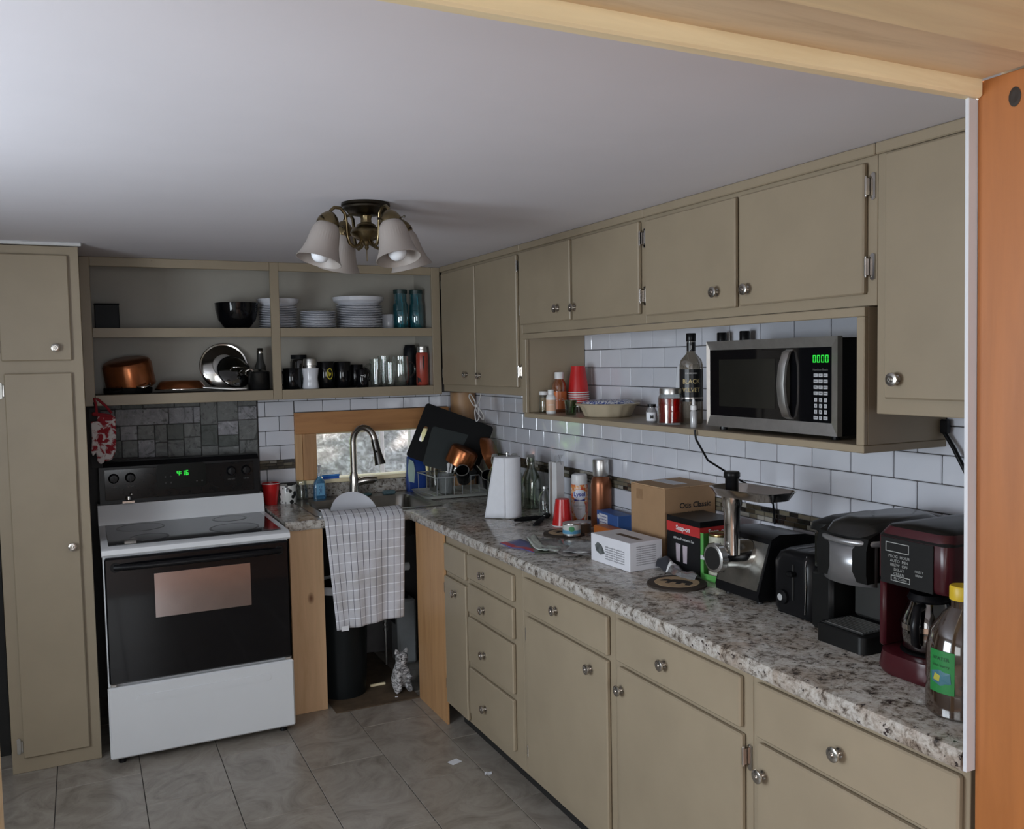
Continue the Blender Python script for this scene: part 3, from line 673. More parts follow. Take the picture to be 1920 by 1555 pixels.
MB().lathe([(.012, .125), (.013, .14), (.005, .142), (.005, .175), (.011, .176), (.011, .184), (.0001, .185)], n=14).box(-.005, .005, -.032, 0, .172, .182).build('pump', clear('clear_pump', (.8, .82, .85), .2, .1, .4, (.6, .62, .66)), t, 40)
t = thing('dish_brush', 'blue dish brush lying on the window sill', 'brush', (1.17, 4.80, 1.0305))
MB().box(-.005, .095, -.009, .009, .012, .024, .004).build('brush_back', plain('bright_blue', (.05, .24, .65), .35), t)
MB().box(.0, .09, -.008, .008, 0, .0115).build('bristles', plain('blue_bristles', (.03, .12, .5), .8), t)
tag(MB().box(1.475, 1.545, 4.665, 4.705, CT + .0045, CT + .026, .006).build('sponge', plain('grey_blue_sponge', (.10, .16, .18), .9, var=.2, scale=60)), 'grey-blue sponge on the sink ledge right of the faucet', 'sponge')
tag(MB().tube([(1.385 + .022 * math.cos(a * PI / 8), 4.69 + .016 * math.sin(a * PI / 8), CT + .013) for a in range(16)], .007, 8, closed=True).build('sink_stopper', plain('dark_teal_rubber', (.03, .07, .075), .5), None, 60), 'dark teal ring-shaped rubber sink stopper beside the faucet base', 'stopper')
# --- red cup, cow print mug, glass jar on the left counter
def cup(t, h, rt, rb, mat=RED, inverted=False, rim=WHITE):
    p = [(.0001, 0), (rb, 0), (rb + (rt - rb) * .3, h * .3), (rb + (rt - rb) * .33, h * .32), (rt, h), (rt - .0015, h), (rb - .001, .003), (.0001, .003)]
    if inverted: p = [(r, h - z) for (r, z) in p]
    MB().lathe(p, n=26, cap=False).build('cup_wall', mat, t, 40)
    z = 0 if inverted else h
    MB().tube([((rt + .0005) * math.cos(a * PI / 13), (rt + .0005) * math.sin(a * PI / 13), z + (.002 if inverted else -.0015)) for a in range(26)], .0022, 6, closed=True).build('rim', rim, t, 60)
t = thing('plastic_cup', 'red plastic party cup standing upright beside the stove', 'cup', (.868, 4.70, CT + .0005)); cup(t, .115, .047, .031)
def mug(t, h, r, mat, han=None, r2=None, inner=None):
    r2 = r2 or r
    MB().lathe([(.0001, 0), (r2 * .93, 0), (r2, .006), (r, h - .003), (r - .0015, h), (r - .004, h - .002), (r2 - .004, .008), (.0001, .008)], n=26, cap=False).build('mug_body', mat, t, 40)
    if han is not None:
        c, s = math.cos(han), math.sin(han); pts = []
        for i in range(11):
            a = -PI / 2 + PI * i / 10; q = r - .004 + h * .34 * math.cos(a); pts.append((q * c, q * s, h * .5 + h * .32 * math.sin(a)))
        MB().tube(pts, h * .055, 8).build('handle', mat, t, 60)
mt, nt, out = _new('cow_print_glaze'); b = _bsdf(nt, out, .2)
vo = nt.nodes.new('ShaderNodeTexVoronoi'); vo.inputs['Scale'].default_value = 36; nt.links.new(_coords(nt), vo.inputs['Vector'])
nt.links.new(_ramp(nt, vo.outputs['Distance'], [(.40, (.02, .02, .02)), (.44, (.62, .62, .60))]), b.inputs['Base Color'])
t = thing('mug', 'white mug with black paw-like spots beside the red cup', 'mug', (.957, 4.70, CT + .0005)); mug(t, .098, .045, mt, PI * .35)
t = thing('glass_jar', 'squat clear glass jar between the spotted mug and the soap', 'jar', (1.045, 4.772, CT + .0045))
MB().lathe([(.0001, 0), (.034, 0), (.036, .01), (.036, .07), (.028, .085), (.028, .10), (.026, .10), (.026, .084), (.033, .068), (.033, .006), (.0001, .005)], n=22, cap=False).build('jar_glass', GLASS, t, 40)
# --- plate in the sink and towel over its front
t = MB().lathe([(.0001, 0), (.085, 0), (.125, .02), (.127, .022), (.122, .021), (.084, .004), (.0001, .004)], n=40, cap=False)
t.xf(Matrix.Translation((1.20, 4.31, .893)) @ Matrix.Rotation(math.radians(12), 4, 'Y') @ Matrix.Rotation(math.radians(62), 4, 'X'))
tag(t.build('dinner_plate', CERAM, None, 40), 'white plate leaning in the sink behind the towel', 'plate')
def towel_mat():
    mt, nt, out = _new('striped_towel'); b = _bsdf(nt, out, .95)
    tc = nt.nodes.new('ShaderNodeTexCoord'); sx = nt.nodes.new('ShaderNodeSeparateXYZ'); nt.links.new(tc.outputs['UV'], sx.inputs[0])
    def lines(src, n, wd, ph=0.0):
        q = _math(nt, 'FRACT', _math(nt, 'ADD', _math(nt, 'MULTIPLY', src, n), ph)); return _math(nt, 'LESS_THAN', q, wd)
    base = _ramp(nt, _noise(nt, _coords(nt), 9, 3), [(.35, (.50, .49, .51)), (.6, (.60, .60, .65))])
    c = _mix(nt, base, (.78, .79, .84), lines(sx.outputs[1], 14, .1)); c = _mix(nt, c, (.10, .10, .13), lines(sx.outputs[0], 12.2, .09, .55))
    nt.links.new(c, b.inputs['Base Color']); _bump(nt, b, _noise(nt, _coords(nt), 300, 2), .3); return mt
def towel(u, v):
    # v: 0 inside the sink, .2 over the edge, 1 the hem
    L = .115 + .52; s = v * L; x = 1.0 + .395 * u
    x = x + (v > .2) * (.045 * (v - .2) * (1 - 2 * u) * (1.2 if u < .5 else .45))
    if s < .085: y = 4.205 - s * .95; z = CT + .012 + .012 * math.sin(s / .085 * PI) + .02 * (u < .12) * (1 - s / .085)
    elif s < .115: a = (s - .085) / .03 * PI / 2; y = 4.124 - .020 * math.sin(a); z = CT - .008 + .020 * math.cos(a)
    else: y = 4.103 - .004; z = CT - .008 - (s - .115)
    if s > .115:
        k = (s - .115) / .52; y += -.012 + .010 * k * math.sin(u * 9 + 1) - .006 * math.sin(u * 23) * k
        z += -.012 * (1 - u) * k * (1.0) + .012 * u * k
    return (x, y, z)
mb = MB(); NU, NV = 40, 60; mb.grid(NU, NV, towel)
tw = mb.build('dish_towel', towel_mat(), None, 80)
uv = tw.data.uv_layers.new(name='UVMap')
for lp in tw.data.loops:
    i = lp.vertex_index; uv.data[lp.index].uv = ((i % NU) / (NU - 1), (i // NU) / (NV - 1))
solid(tw, .003, 0); tag(tw, 'grey and white striped dish towel hanging over the front of the sink', 'towel')
o = MB().box(1.062, 1.098, 4.078, 4.080, .388, .412, .0005).build('care_label', PAPER, tw)
# ================================================================== stove
t = thing('stove', 'white electric range with black oven door and black glass cooktop', 'stove', (.42, 4.28, 0))
SX0, SX1 = .040, .804
MB().box(SX0 + .004, SX1 - .004, 3.975, 4.62, .03, .885, .003).build('body', ENAMEL, t, world=True)
for x in (SX0 + .03, SX1 - .06):
    for y in (4.0, 4.57): MB().cyl((x + .015, y, 0), (x + .015, y, .0298), .016, n=12).build('foot', BLACK, t, world=True)
tp = MB().prism([(3.952, .893), (3.956, .912), (3.972, .920), (4.56, .920), (4.565, .950), (4.585, 1.012), (4.64, 1.014), (4.64, .8855), (3.975, .8855), (3.958, .886)], SX0, SX1 + .004, 'X')
tpo = tp.build('cooktop_frame', ENAMEL, t, 30, True)
ck = MB().box(SX0 + .028, SX1 - .024, 4.005, 4.535, .9203, .9235, .001).build('cooktop_glass', plain('cooktop_black_glass', (.022, .022, .024), .07, var=.15, scale=6), t, world=True)
RING = plain('burner_ring_grey', (.085, .085, .088), .25)
def ring(c, r, wd, z): 
    return MB().lathe([(r, z), (r, z + .0006), (r - wd, z + .0006), (r - wd, z)], c=(c[0], c[1], 0), n=44, cap=False)
HAZE = plain('burner_disc_grey', (.030, .030, .033), .16, var=.3, scale=30)
for (c, r) in (((.215, 4.405), .105), ((.235, 4.13), .082), ((.615, 4.42), .080), ((.600, 4.165), .110)):
    bo = ring(c, r, .008, .9238).build('burner', RING, ck, 40, True)
    MB().lathe([(.0001, .9239), (r - .009, .9239)], c=(c[0], c[1], 0), n=40, cap=False).build('burner_disc', HAZE, ck, None, True)
# backguard
bgd = MB().prism([(4.59, 1.0145), (4.594, 1.19), (4.615, 1.212), (4.66, 1.215), (4.66, 1.0145)], SX0 + .012, SX1 - .012, 'X')
bg_ = bgd.build('backguard', BLACK, t, 30, True)
TL = Matrix.Translation((0, 4.5905, 1.0145)) @ Matrix.Rotation(math.radians(-1.35), 4, 'X')   # face of the backguard, y=0 plane
def onbg(mb): return mb.xf(TL)
onbg(MB().box(.075, .765, -.003, -.0003, .018, .165, .002)).build('control_panel', plain('black_gloss_panel', (.007, .008, .009), .10, var=.1, **{'Specular IOR Level': .3}), bg_, world=True)
dp = onbg(MB().prism(rrect(.305, .535, .055, .175, .02), -.007, -.0032, 'Y')).build('display_panel', plain('dark_display', (.005, .006, .005), .25, **{'Specular IOR Level': .12}), bg_, world=True)
tx = seven_seg('4:16', .024, .16); tx.xf(TL @ Matrix.Translation((.425, -.0076, .128)) @ FACE['-Y']); tx.build('clock_digits', GREENG, bg_, None, True)
for x in (.345, .37, .49, .515):
    for z in (.085, .115):
        if x > .4 and z > .1: continue
        b_ = text_mb('o', .014); b_.xf(TL @ Matrix.Translation((x, -.0075, z)) @ FACE['-Y']); b_.build('button_print', plain('grey_print', (.12, .12, .12), .5), bg_, None, True)
for x in (.115, .188, .655, .727):
    kb = MB().lathe([(.024, 0), (.023, .006), (.019, .010), (.017, .026), (.0001, .027)], n=20); kb.box(-.0035, .0035, -.019, .019, .026, .031, .001)
    kb.xf(TL @ Matrix.Translation((x, -.0034, .122)) @ Matrix.Rotation(PI / 2, 4, 'X')); kb.build('knob', BLACK, bg_, 40, True)
for (x, s) in ((.655, 'ON OFF'), (.727, 'LO HI'), (.115, 'OVEN'), (.188, 'LO HI')):
    b_ = text_mb(s, .010); b_.xf(TL @ Matrix.Translation((x, -.0036, .080)) @ FACE['-Y']); b_.build('knob_print', plain('grey_print', (.12, .12, .12), .5), bg_, None, True)
# door
dr = MB().box(SX0 + .008, SX1 - .008, 3.940, 3.974, .352, .880, .006).build('oven_door', plain('oven_black_glass', (.004, .004, .005), .06, var=.05, **{'Specular IOR Level': .3}), t, None, True)
MB().box(.236, .628, 3.9385, 3.9398, .612, .80, .0004).build('oven_window', plain('oven_mirror_window', (.42, .36, .35), .12, 1, var=.05), dr, None, True)
hd = []
for i in range(13):
    u = i / 12; x = .085 + .675 * u; e_ = abs(2 * u - 1); hd.append((x, 3.915 + .022 * e_ ** 6, .842 - .001 * u))
MB().tube(hd, .0125, 10).build('handle', BLACK, dr, 60, True)
MB().cyl((.09, 3.935, .842), (.09, 3.941, .842), .020, n=12).cyl((.755, 3.935, .841), (.755, 3.941, .841), .020, n=12).build('handle_mount', BLACK, dr, 40, True)
for x in (SX0 + .012, SX1 - .036): MB().box(x, x + .022, 3.946, 3.972, .340, .3515, .002).build('door_hinge', STEEL, t, world=True)
dw = MB().box(SX0, SX1, 3.942, 3.974, .034, .338, .007).build('storage_drawer', ENAMEL, t, 30, True)
MB().prism(rrect(.150, .700, .262, .292, .014), 3.9395, 3.9425, 'Y').build('drawer_grip', ENAMEL, dw, 30, True)
# small chrome thing standing on the ledge of the backguard
t = thing('spoon_rest', 'small shiny cow-shaped ornament stuck on the stove backguard', 'ornament', (.175, 4.572, 1.0145))
MB().box(-.028, .028, -.004, .004, .0, .014, .002).build('base', CHROME, t)
MB().lathe([(.0001, .015), (.013, .019), (.011, .034), (.0001, .037)], n=12).lathe([(.0001, .038), (.008, .041), (.006, .050), (.0001, .052)], c=(.014, 0, 0), n=10).build('figure', CHROME, t, 60)
# ================================================================== oven mitts on a hook
def cloth_print():
    mt, nt, out = _new('red_white_print'); b = _bsdf(nt, out, .9)
    f = _noise(nt, _coords(nt), 26, 4, .6, .8)
    nt.links.new(_ramp(nt, f, [(.46, (.26, .012, .02)), (.54, (.62, .58, .58))]), b.inputs['Base Color']); return mt
t = thing('oven_mitt', 'red and white printed oven mitt hanging left of the stove', 'mitt', (.082, 4.492, 1.52))
def mittpoly(w_, h): return [(-w_ * .45, 0), (w_ * .45, 0), (w_ * .55, -h * .35), (w_ * .60, -h * .75), (w_ * .42, -h * .96), (w_ * .1, -h), (-w_ * .15, -h * .93), (-w_ * .22, -h * .72), (-w_ * .5, -h * .8), (-w_ * .62, -h * .70), (-w_ * .48, -h * .45)]
mb = MB().prism(mittpoly(.085, .215), -.012, .010, 'Y').xf(Matrix.Translation((.012, 0, -.075)) @ Matrix.Rotation(.10, 4, 'Y')); o = mb.build('mitt_body', cloth_print(), t)
bv = o.modifiers.new('soft', 'BEVEL'); bv.width = .009; bv.segments = 3
mb = MB().prism(mittpoly(.05, .20), -.004, .012, 'Y').xf(Matrix.Translation((-.032, -.018, -.10)) @ Matrix.Rotation(-.03, 4, 'Y')); o2 = mb.build('mitt_thumb_side', cloth_print(), t)
bv = o2.modifiers.new('soft', 'BEVEL'); bv.width = .006; bv.segments = 3
MB().box(-.036, .050, -.0135, .0115, -.082, -.064, .005).xf(Matrix.Rotation(.18, 4, 'Y')).build('cuff', plain('red_binding', (.24, .01, .018), .9), t)
MB().tube([(-.028, 0, -.07), (-.030, 0, -.02), (-.036, .004, .006), (-.020, .002, .0), (.01, 0, -.03), (.035, 0, -.066)], .006, 8).build('hanging_loop', plain('red_binding', (.24, .01, .018), .9), t, 60)
t = thing('pot_holder', 'dark pot holder hanging behind the oven mitt', 'pot holder', (.048, 4.508, 1.50))
o = MB().box(-.028, .022, -.004, .004, -.30, -.02, .003).build('pad', plain('charcoal_cloth', (.03, .03, .032), .9), t)
MB().tube([(0, 0, -.02), (-.006, 0, .008), (.004, 0, .008), (0, 0, -.02)], .002, 6).build('hanging_loop', BLACKM, t)
# ================================================================== ceiling light
LX, LY = .85, 2.80
t = thing('ceiling_light', 'antique brass ceiling light with four frosted bell shades', 'light fixture', (LX, LY, CZ))
BRASSD = plain('aged_brass_dark', (.045, .038, .028), .30, 1, var=.2)
MB().lathe([(.0001, -.0005), (.078, -.0005), (.079, -.008), (.073, -.012), (.073, -.018), (.066, -.022), (.055, -.034), (.03, -.040), (.0001, -.042)], n=36).build('ceiling_plate', BRASSD, t, 40)
MB().lathe([(.020, -.040), (.017, -.05), (.018, -.062), (.030, -.068), (.032, -.074), (.048, -.084), (.052, -.094), (.046, -.106), (.030, -.116), (.016, -.122), (.012, -.130), (.008, -.135), (.0001, -.138)], n=32).build('centre_body', BRASS, t, 40)
MB().lathe([(.006, -.136), (.0075, -.142), (.004, -.148), (.0015, -.150), (.0013, -.185), (.0001, -.186)], n=12).build('finial', BRASS, t, 40)
uv_ = math.atan2(LY, LX); SH = plain('frosted_ribbed_glass', (.42, .37, .34), .45, var=.03, **{'Transmission Weight': .25}); BULB = plain('white_bulb', (.85, .87, .92), .35)
for k, ph in enumerate((33, 123, 213, 303)):
    a = uv_ - PI / 2 + math.radians(ph); c, s = math.cos(a), math.sin(a)
    P = lambda r, z: (r * c, r * s, z)
    arm = [P(.018, -.120), P(.030, -.136), P(.048, -.142), P(.064, -.132), P(.072, -.108), P(.074, -.07), P(.078, -.040), P(.094, -.024), P(.116, -.024), P(.130, -.036), P(.134, -.05)]
    MB().tube(arm, .0055, 9).build('arm', BRASS, t, 60)
    tilt = Matrix.Translation(P(.132, -.046)) @ Matrix.Rotation(a, 4, 'Z') @ Matrix.Rotation(math.radians(-17), 4, 'Y')
    so = MB().lathe([(.0001, .006), (.012, .005), (.018, .0), (.026, -.008), (.033, -.020), (.036, -.032), (.0355, -.036), (.033, -.034)], n=24, cap=False).xf(tilt).build('socket_cup', BRASS, t, 40)
    for j in range(3):
        q = MB().cyl((.034, 0, -.028), (.046, 0, -.028), .0022, n=8).lathe([(.0001, 0), (.004, .001), (.004, .005), (.0001, .006)], c=(0, 0, 0), n=8)
        q = MB().tube([(.034, 0, -.028), (.044, 0, -.028), (.0441, 0, -.028), (.049, 0, -.028)], [.002, .002, .004, .004], 8)
        q.xf(tilt @ Matrix.Rotation(2 * PI * j / 3 + .6, 4, 'Z')).build('thumb_screw', BRASSD, so)
    pr = [(.031, -.033), (.036, -.040), (.043, -.055), (.047, -.080), (.051, -.105), (.058, -.130), (.066, -.148), (.071, -.156), (.069, -.1565), (.064, -.147), (.056, -.130), (.049, -.105), (.045, -.08), (.041, -.056), (.034, -.042), (.029, -.034)]
    MB().lathe(pr, n=72, cap=False, rmod=lambda i: 1 + (.012 if i % 2 else -.0)).xf(tilt).build('shade', SH, t, 20)
    MB().lathe([(.0001, -.160), (.014, -.158), (.024, -.150), (.029, -.138), (.029, -.126), (.024, -.108), (.014, -.085), (.013, -.05), (.0001, -.045)], n=24).xf(tilt).build('bulb', BULB, t, 60)
# ================================================================== things on the open shelves
Z1, Z2 = 1.851, 1.538
t = thing('storage_box', 'small dark grey box at the left end of the upper open shelf', 'box', (.118, 4.63, Z1))
DG = plain('dark_slate_plastic', (.008, .009, .011), .45, **{'Specular IOR Level': .15})
MB().box(-.052, .054, -.045, .045, 0, .112, .003).build('box_body', DG, t); MB().box(-.054, .056, -.047, .047, .112, .118, .002).build('box_lid', DG, t)
t = thing('mixing_bowl', 'glossy black bowl on the upper open shelf', 'bowl', (.722, 4.66, Z1))
MB().lathe([(.0001, 0), (.055, 0), (.06, .004), (.092, .045), (.104, .095), (.106, .128), (.107, .131), (.104, .131), (.099, .095), (.088, .048), (.055, .010), (.0001, .008)], n=40, cap=False).build('bowl_body', plain('black_glaze', (.004, .004, .005), .08, **{'Specular IOR Level': .35}), t, 40)
def plate_mesh(r): return MB().lathe([(.0001, 0), (r * .6, 0), (r * .66, .003), (r, .0085), (r, .0105), (r * .66, .0055), (.0001, .004)], n=36, cap=False).mesh('dinner_plate', CERAM, 40)
ORD = 'bottom second third fourth fifth sixth seventh eighth ninth tenth eleventh twelfth thirteenth fourteenth fifteenth'.split()
ORD = [ORD[0]] + [q + ' lowest' for q in ORD[1:]]
def stack(name, me, x, y, z, n, dz, label, cat, group):
    for i in range(n):
        o = bpy.data.objects.new(name, me); COL.objects.link(o); o.location = (x + random.uniform(-.0015, .0015), y + random.uniform(-.0015, .0015), z + i * dz)
        tag(o, label % ORD[i], cat, group)
stack('dinner_plate', plate_mesh(.098), .935, 4.69, Z1, 13, .0088, '%s white plate in the stack half hidden behind the shelf divider', 'plate', 'plates behind the divider')
stack('side_plate', plate_mesh(.093), 1.135, 4.65, Z1, 10, .0088, '%s small white plate in the shortest stack on the upper shelf', 'plate', 'small plates on the upper shelf')
stack('dinner_plate', plate_mesh(.124), 1.370, 4.68, Z1, 14, .0089, '%s large white plate in the widest stack on the upper shelf', 'plate', 'large plates on the upper shelf')
def dish(label, x, y, z, r, h, cat='dish'):
    tag(MB().lathe([(.0001, 0), (r * .72, 0), (r * .80, .006), (r * .97, h * .55), (r, h), (r * .975, h), (r * .93, h * .55), (r * .74, .006), (.0001, .004)], c=(x, y, z), n=40, cap=False).build('serving_dish', CERAM, None, 40), label, cat)
dish('white serving bowl on top of the plates behind the shelf divider', .937, 4.69, Z1 + 13 * .0088 + .003, .106, .038, 'bowl')
dish('large white platter tilted on top of the widest plate stack', 1.364, 4.679, Z1 + 14 * .0089 + .003, .138, .042, 'platter')
t = thing('mug', 'white mug beside the teal jars on the upper shelf', 'mug', (1.545, 4.72, Z1)); mug(t, .082, .036, CERAM, PI * 1.1)
TEAL = clear('teal_glass', (.28, .66, .72), .25, .03, .22, (.03, .20, .24))
for i, (x, lb) in enumerate(((1.592, 'teal glass jar with dark lid, the left one of the pair'), (1.683, 'teal glass jar with dark lid, the right one of the pair'))):
    t = thing('glass_jar', lb, 'jar', (x, 4.645, Z1), group='tall teal glass jars')
    MB().lathe([(.0001, 0), (.038, 0), (.041, .006), (.041, .128), (.036, .140), (.0335, .150), (.0335, .196), (.031, .196), (.031, .15), (.038, .128), (.038, .008), (.0001, .006)], n=28, cap=False).build('jar_glass', TEAL, t, 40)
    MB().tube([(.0415 * math.cos(a * PI / 12), .0415 * math.sin(a * PI / 12), .098) for a in range(24)], .0016, 6, closed=True).build('moulded_band', TEAL, t)
    MB().lathe([(.0385, .192), (.0385, .212), (.036, .214), (.0001, .214)], n=24).build('lid', plain('dark_teal_lid', (.01, .03, .03), .35), t, 40)
# lower left: copper pot, copper frying pan, lids, steel bottle
t = thing('saucepan', 'copper coloured pot lying tilted at the left of the lower shelf', 'pot', (.20, 4.665, Z2))
mt_ = Matrix.Translation((.004, 0, .108)) @ Matrix.Rotation(math.radians(-9), 4, 'Y') @ Matrix.Rotation(math.radians(12), 4, 'X')
MB().lathe([(.0001, .058), (.085, .058), (.104, .050), (.112, .034), (.114, -.068), (.116, -.07), (.111, -.07), (.108, .030), (.08, .052), (.0001, .054)], n=40, cap=False).xf(mt_).build('pot_body', COPPER, t, 40)
MB().tube([(.1145 * math.cos(a * PI / 18), .1145 * math.sin(a * PI / 18), -.069) for a in range(36)], .003, 6, closed=True).xf(mt_).build('pot_rim', CHROME, t, 60)
for x in (-.075, .048):
    MB().tube([(x - .028, -.095, -.052), (x - .026, -.125, -.056), (x, -.135, -.058), (x + .026, -.122, -.056), (x + .028, -.1, -.052)], .006, 8).xf(mt_).build('handle', CHROME if x > 0 else BLACKM, t, 60)
MB().lathe([(.0001, 0), (.105, 0), (.108, .006), (.11, .028), (.105, .03), (.102, .008), (.0001, .006)], c=(0, 0, 0), n=32, cap=False).build('pan_below', BLACKM, t, 40)
t = thing('frying_pan', 'copper coloured frying pan lying upside down on the lower shelf', 'pan', (.440, 4.655, Z2))
MB().lathe([(.0001, .048), (.085, .046), (.098, .040), (.119, .008), (.121, .004), (.117, .004), (.095, .036), (.0001, .043)], c=(0, 0, .012), n=40, cap=False).build('pan_body', COPPER, t, 40)
MB().tube([(.1205 * math.cos(a * PI / 18), .1205 * math.sin(a * PI / 18), .017) for a in range(36)], .0028, 6, closed=True).build('pan_rim', CHROME, t, 60)
MB().tube([(.095, -.06, .022), (.16, -.08, .016), (.24, -.095, .010), (.30, -.098, .010)], [.006, .008, .009, .007], 10).build('handle', STEEL, t, 60)
t = thing('cookware_cover', 'large round steel lid leaning against the shelf back', 'lid', (.665, 4.765, Z2))
mt_ = Matrix.Translation((0, 0, .124)) @ Matrix.Rotation(math.radians(78), 4, 'X')
MB().lathe([(.0001, .020), (.05, .017), (.10, .006), (.112, .0), (.119, .002), (.122, .0), (.119, -.003), (.11, -.002), (.05, .012), (.0001, .015)], n=48, cap=False).xf(mt_).build('lid_plate', CHROME, t, 40)
MB().lathe([(.06, .0175), (.058, .021), (.0001, .023)], n=36).xf(mt_).build('lid_centre', STEEL, t, 40)
t = thing('cookware_cover', 'smaller glass pot lid with a steel handle in front of the round lid', 'lid', (.705, 4.685, Z2))
mt_ = Matrix.Translation((0, 0, .095)) @ Matrix.Rotation(math.radians(62), 4, 'X') @ Matrix.Rotation(math.radians(14), 4, 'Y')
MB().lathe([(.0001, .026), (.04, .022), (.08, .008), (.088, .002), (.085, .0), (.04, .018), (.0001, .022)], n=36, cap=False).xf(mt_).build('lid_glass', clear('smoky_glass', (.35, .36, .36), .3), t, 40)
MB().tube([(.088 * math.cos(a * PI / 18), .088 * math.sin(a * PI / 18), .001) for a in range(36)], .003, 6, closed=True).xf(mt_).build('lid_rim', BLACK, t, 60)
MB().tube([(-.03, 0, .022), (-.028, 0, .045), (0, 0, .052), (.028, 0, .045), (.03, 0, .022)], .005, 8).xf(mt_).build('handle', CHROME, t, 60)
t = thing('saucepan', 'small dark saucepan at the right end of the lower left compartment', 'pot', (.815, 4.63, Z2))
MB().lathe([(.0001, 0), (.05, 0), (.054, .005), (.054, .085), (.056, .088), (.052, .088), (.05, .006), (.0001, .005)], n=32, cap=False).build('pot_body', plain('dark_steel', (.05, .05, .05), .25, .8), t, 40)
MB().tube([(-.054, -.01, .07), (-.068, -.018, .082), (-.066, -.02, .10), (-.045, -.02, .108), (-.03, -.02, .10)], .005, 8).build('handle', CHROME, t, 60)
MB().lathe([(.056, .0885), (.053, .094), (.02, .106), (.0001, .108)], n=28).build('pot_lid', plain('dark_steel', (.05, .05, .05), .25, .8), t, 40)
t = thing('cocktail_shaker', 'narrow smoky bottle with silver cap behind the dark saucepan', 'bottle', (.846, 4.745, Z2))
MB().lathe([(.0001, 0), (.026, 0), (.028, .004), (.028, .12), (.018, .15), (.016, .19), (.0001, .19)], n=24).build('bottle_body', plain('smoky_bottle', (.04, .04, .038), .12), t, 40)
MB().lathe([(.017, .1902), (.017, .213), (.015, .216), (.0001, .216)], n=18).build('cap', CHROME, t, 40)
# lower right: mugs, glasses, bottles
BG = plain('black_mug_glaze', (.004, .004, .005), .10, **{'Specular IOR Level': .3})
def amug(label, x, y, h, r, han, mat=BG, z=Z2):
    t = thing('mug', label, 'mug', (x, y, z)); mug(t, h, r, mat, han); return t
amug('glossy black mug leftmost in the lower right compartment', .979, 4.605, .108, .046, PI * .8)
t = thing('sugar_jar', 'white waisted ceramic jar with a steel lid among the black mugs', 'jar', (1.070, 4.585, Z2))
MB().lathe([(.0001, 0), (.040, 0), (.043, .006), (.038, .04), (.037, .055), (.042, .098), (.043, .106), (.0001, .106)], n=30).build('jar_body', CERAM, t, 40)
MB().lathe([(.030, .1062), (.031, .118), (.035, .121), (.035, .150), (.033, .156), (.0001, .158)], n=28).build('lid', STEEL, t, 40)
t = thing('glass_jar', 'dark glass jar standing behind the white waisted jar', 'jar', (1.045, 4.735, Z2))
MB().lathe([(.0001, 0), (.044, 0), (.046, .006), (.046, .14), (.04, .155), (.0001, .156)], n=26).build('jar_body', clear('smoky_jar', (.25, .27, .27), .3, .05, .35, (.03, .03, .03)), t, 40)
MB().lathe([(.042, .1565), (.042, .178), (.0001, .179)], n=26).build('lid', DG, t, 40)
t = amug('tall black mug with a round yellow emblem', 1.165, 4.645, .140, .050, None)
ya = CAMD(1.165, 4.645) + .45
def patch(pts, r, ang, z, mat, parent, name, th=.0006):
    """flat outline bent round a cylinder"""
    n = len(pts); K = 6; cx = sum(p[0] for p in pts) / n; cy = sum(p[1] for p in pts) / n
    vs = [(cx, cy)] + [(cx + (p[0] - cx) * k / K, cy + (p[1] - cy) * k / K) for k in range(1, K + 1) for p in pts]
    mb = MB(); out = [((r + th) * math.cos(ang + x / r), (r + th) * math.sin(ang + x / r), z + y) for (x, y) in vs]
    fs = [(0, i + 1, (i + 1) % n + 1) for i in range(n)]
    for k in range(K - 1): fs += [(1 + k * n + i, 1 + (k + 1) * n + i, 1 + (k + 1) * n + (i + 1) % n, 1 + k * n + (i + 1) % n) for i in range(n)]
    mb.add(out, fs); return mb.build(name, mat, parent)
patch([(.018 * math.cos(a * PI / 12), .030 * math.sin(a * PI / 12)) for a in range(24)], .0502, ya, .075, plain('yellow_print', (.50, .42, .03), .4), t, 'emblem')
patch([(.013 * math.cos(a * PI / 12) , .024 * math.sin(a * PI / 12)) for a in range(24)], .0502, ya, .075, BG, t, 'emblem_inner', .0009)
patch([(-.008, .012), (.009, .006), (.006, -.008), (-.006, -.014)], .0502, ya, .075, plain('yellow_print', (.50, .42, .03), .4), t, 'emblem_centre', .0012)
amug('tall plain black mug right of the yellow emblem mug', 1.262, 4.665, .138, .045, None)
amug('plain black mug behind the small printed mug', 1.345, 4.70, .122, .040, PI * 1.9)
t = amug('short black mug with a white squiggle print', 1.348, 4.588, .094, .033, None)
ma = CAMD(1.358, 4.60)
wrap_text('~z', .030, INKW, t, .033, ma + .2, .062); wrap_text('.', .03, INKW, t, .033, ma - .15, .03)
def gmug(label, x, y, h, r, han, bell=0):
    t = thing('glass_mug', label, 'glass', (x, y, Z2), group='clear glasses on the lower shelf')
    MB().lathe([(.0001, 0), (r * .85, 0), (r * .9, .008), (r * (1 + bell), h * .4), (r, h * .8), (r, h), (r - .003, h), (r - .003, h * .8), (r * (1 + bell) - .003, h * .4), (r * .86, .014), (.0001, .012)], n=28, cap=False).build('glass_body', GLASS, t, 40)
    if han is not None:
        c, s = math.cos(han), math.sin(han)
        MB().tube([((r - .002 + h * .28 * math.cos(b_)) * c, (r - .002 + h * .28 * math.cos(b_)) * s, h * .55 + h * .27 * math.sin(b_)) for b_ in [-PI / 2 + PI * i / 8 for i in range(9)]], .006, 8).build('handle', GLASS, t, 60)
gmug('clear glass mug leftmost of the glasses on the lower shelf', 1.437, 4.625, .150, .035, PI * .75)
gmug('tall clear glass behind the glass mugs', 1.505, 4.70, .165, .034, None)
gmug('round-bellied clear glass mug beside the red bottle', 1.578, 4.625, .162, .045, PI * .05, .12)
gmug('small clear glass between the two glass mugs', 1.507, 4.60, .130, .030, None)
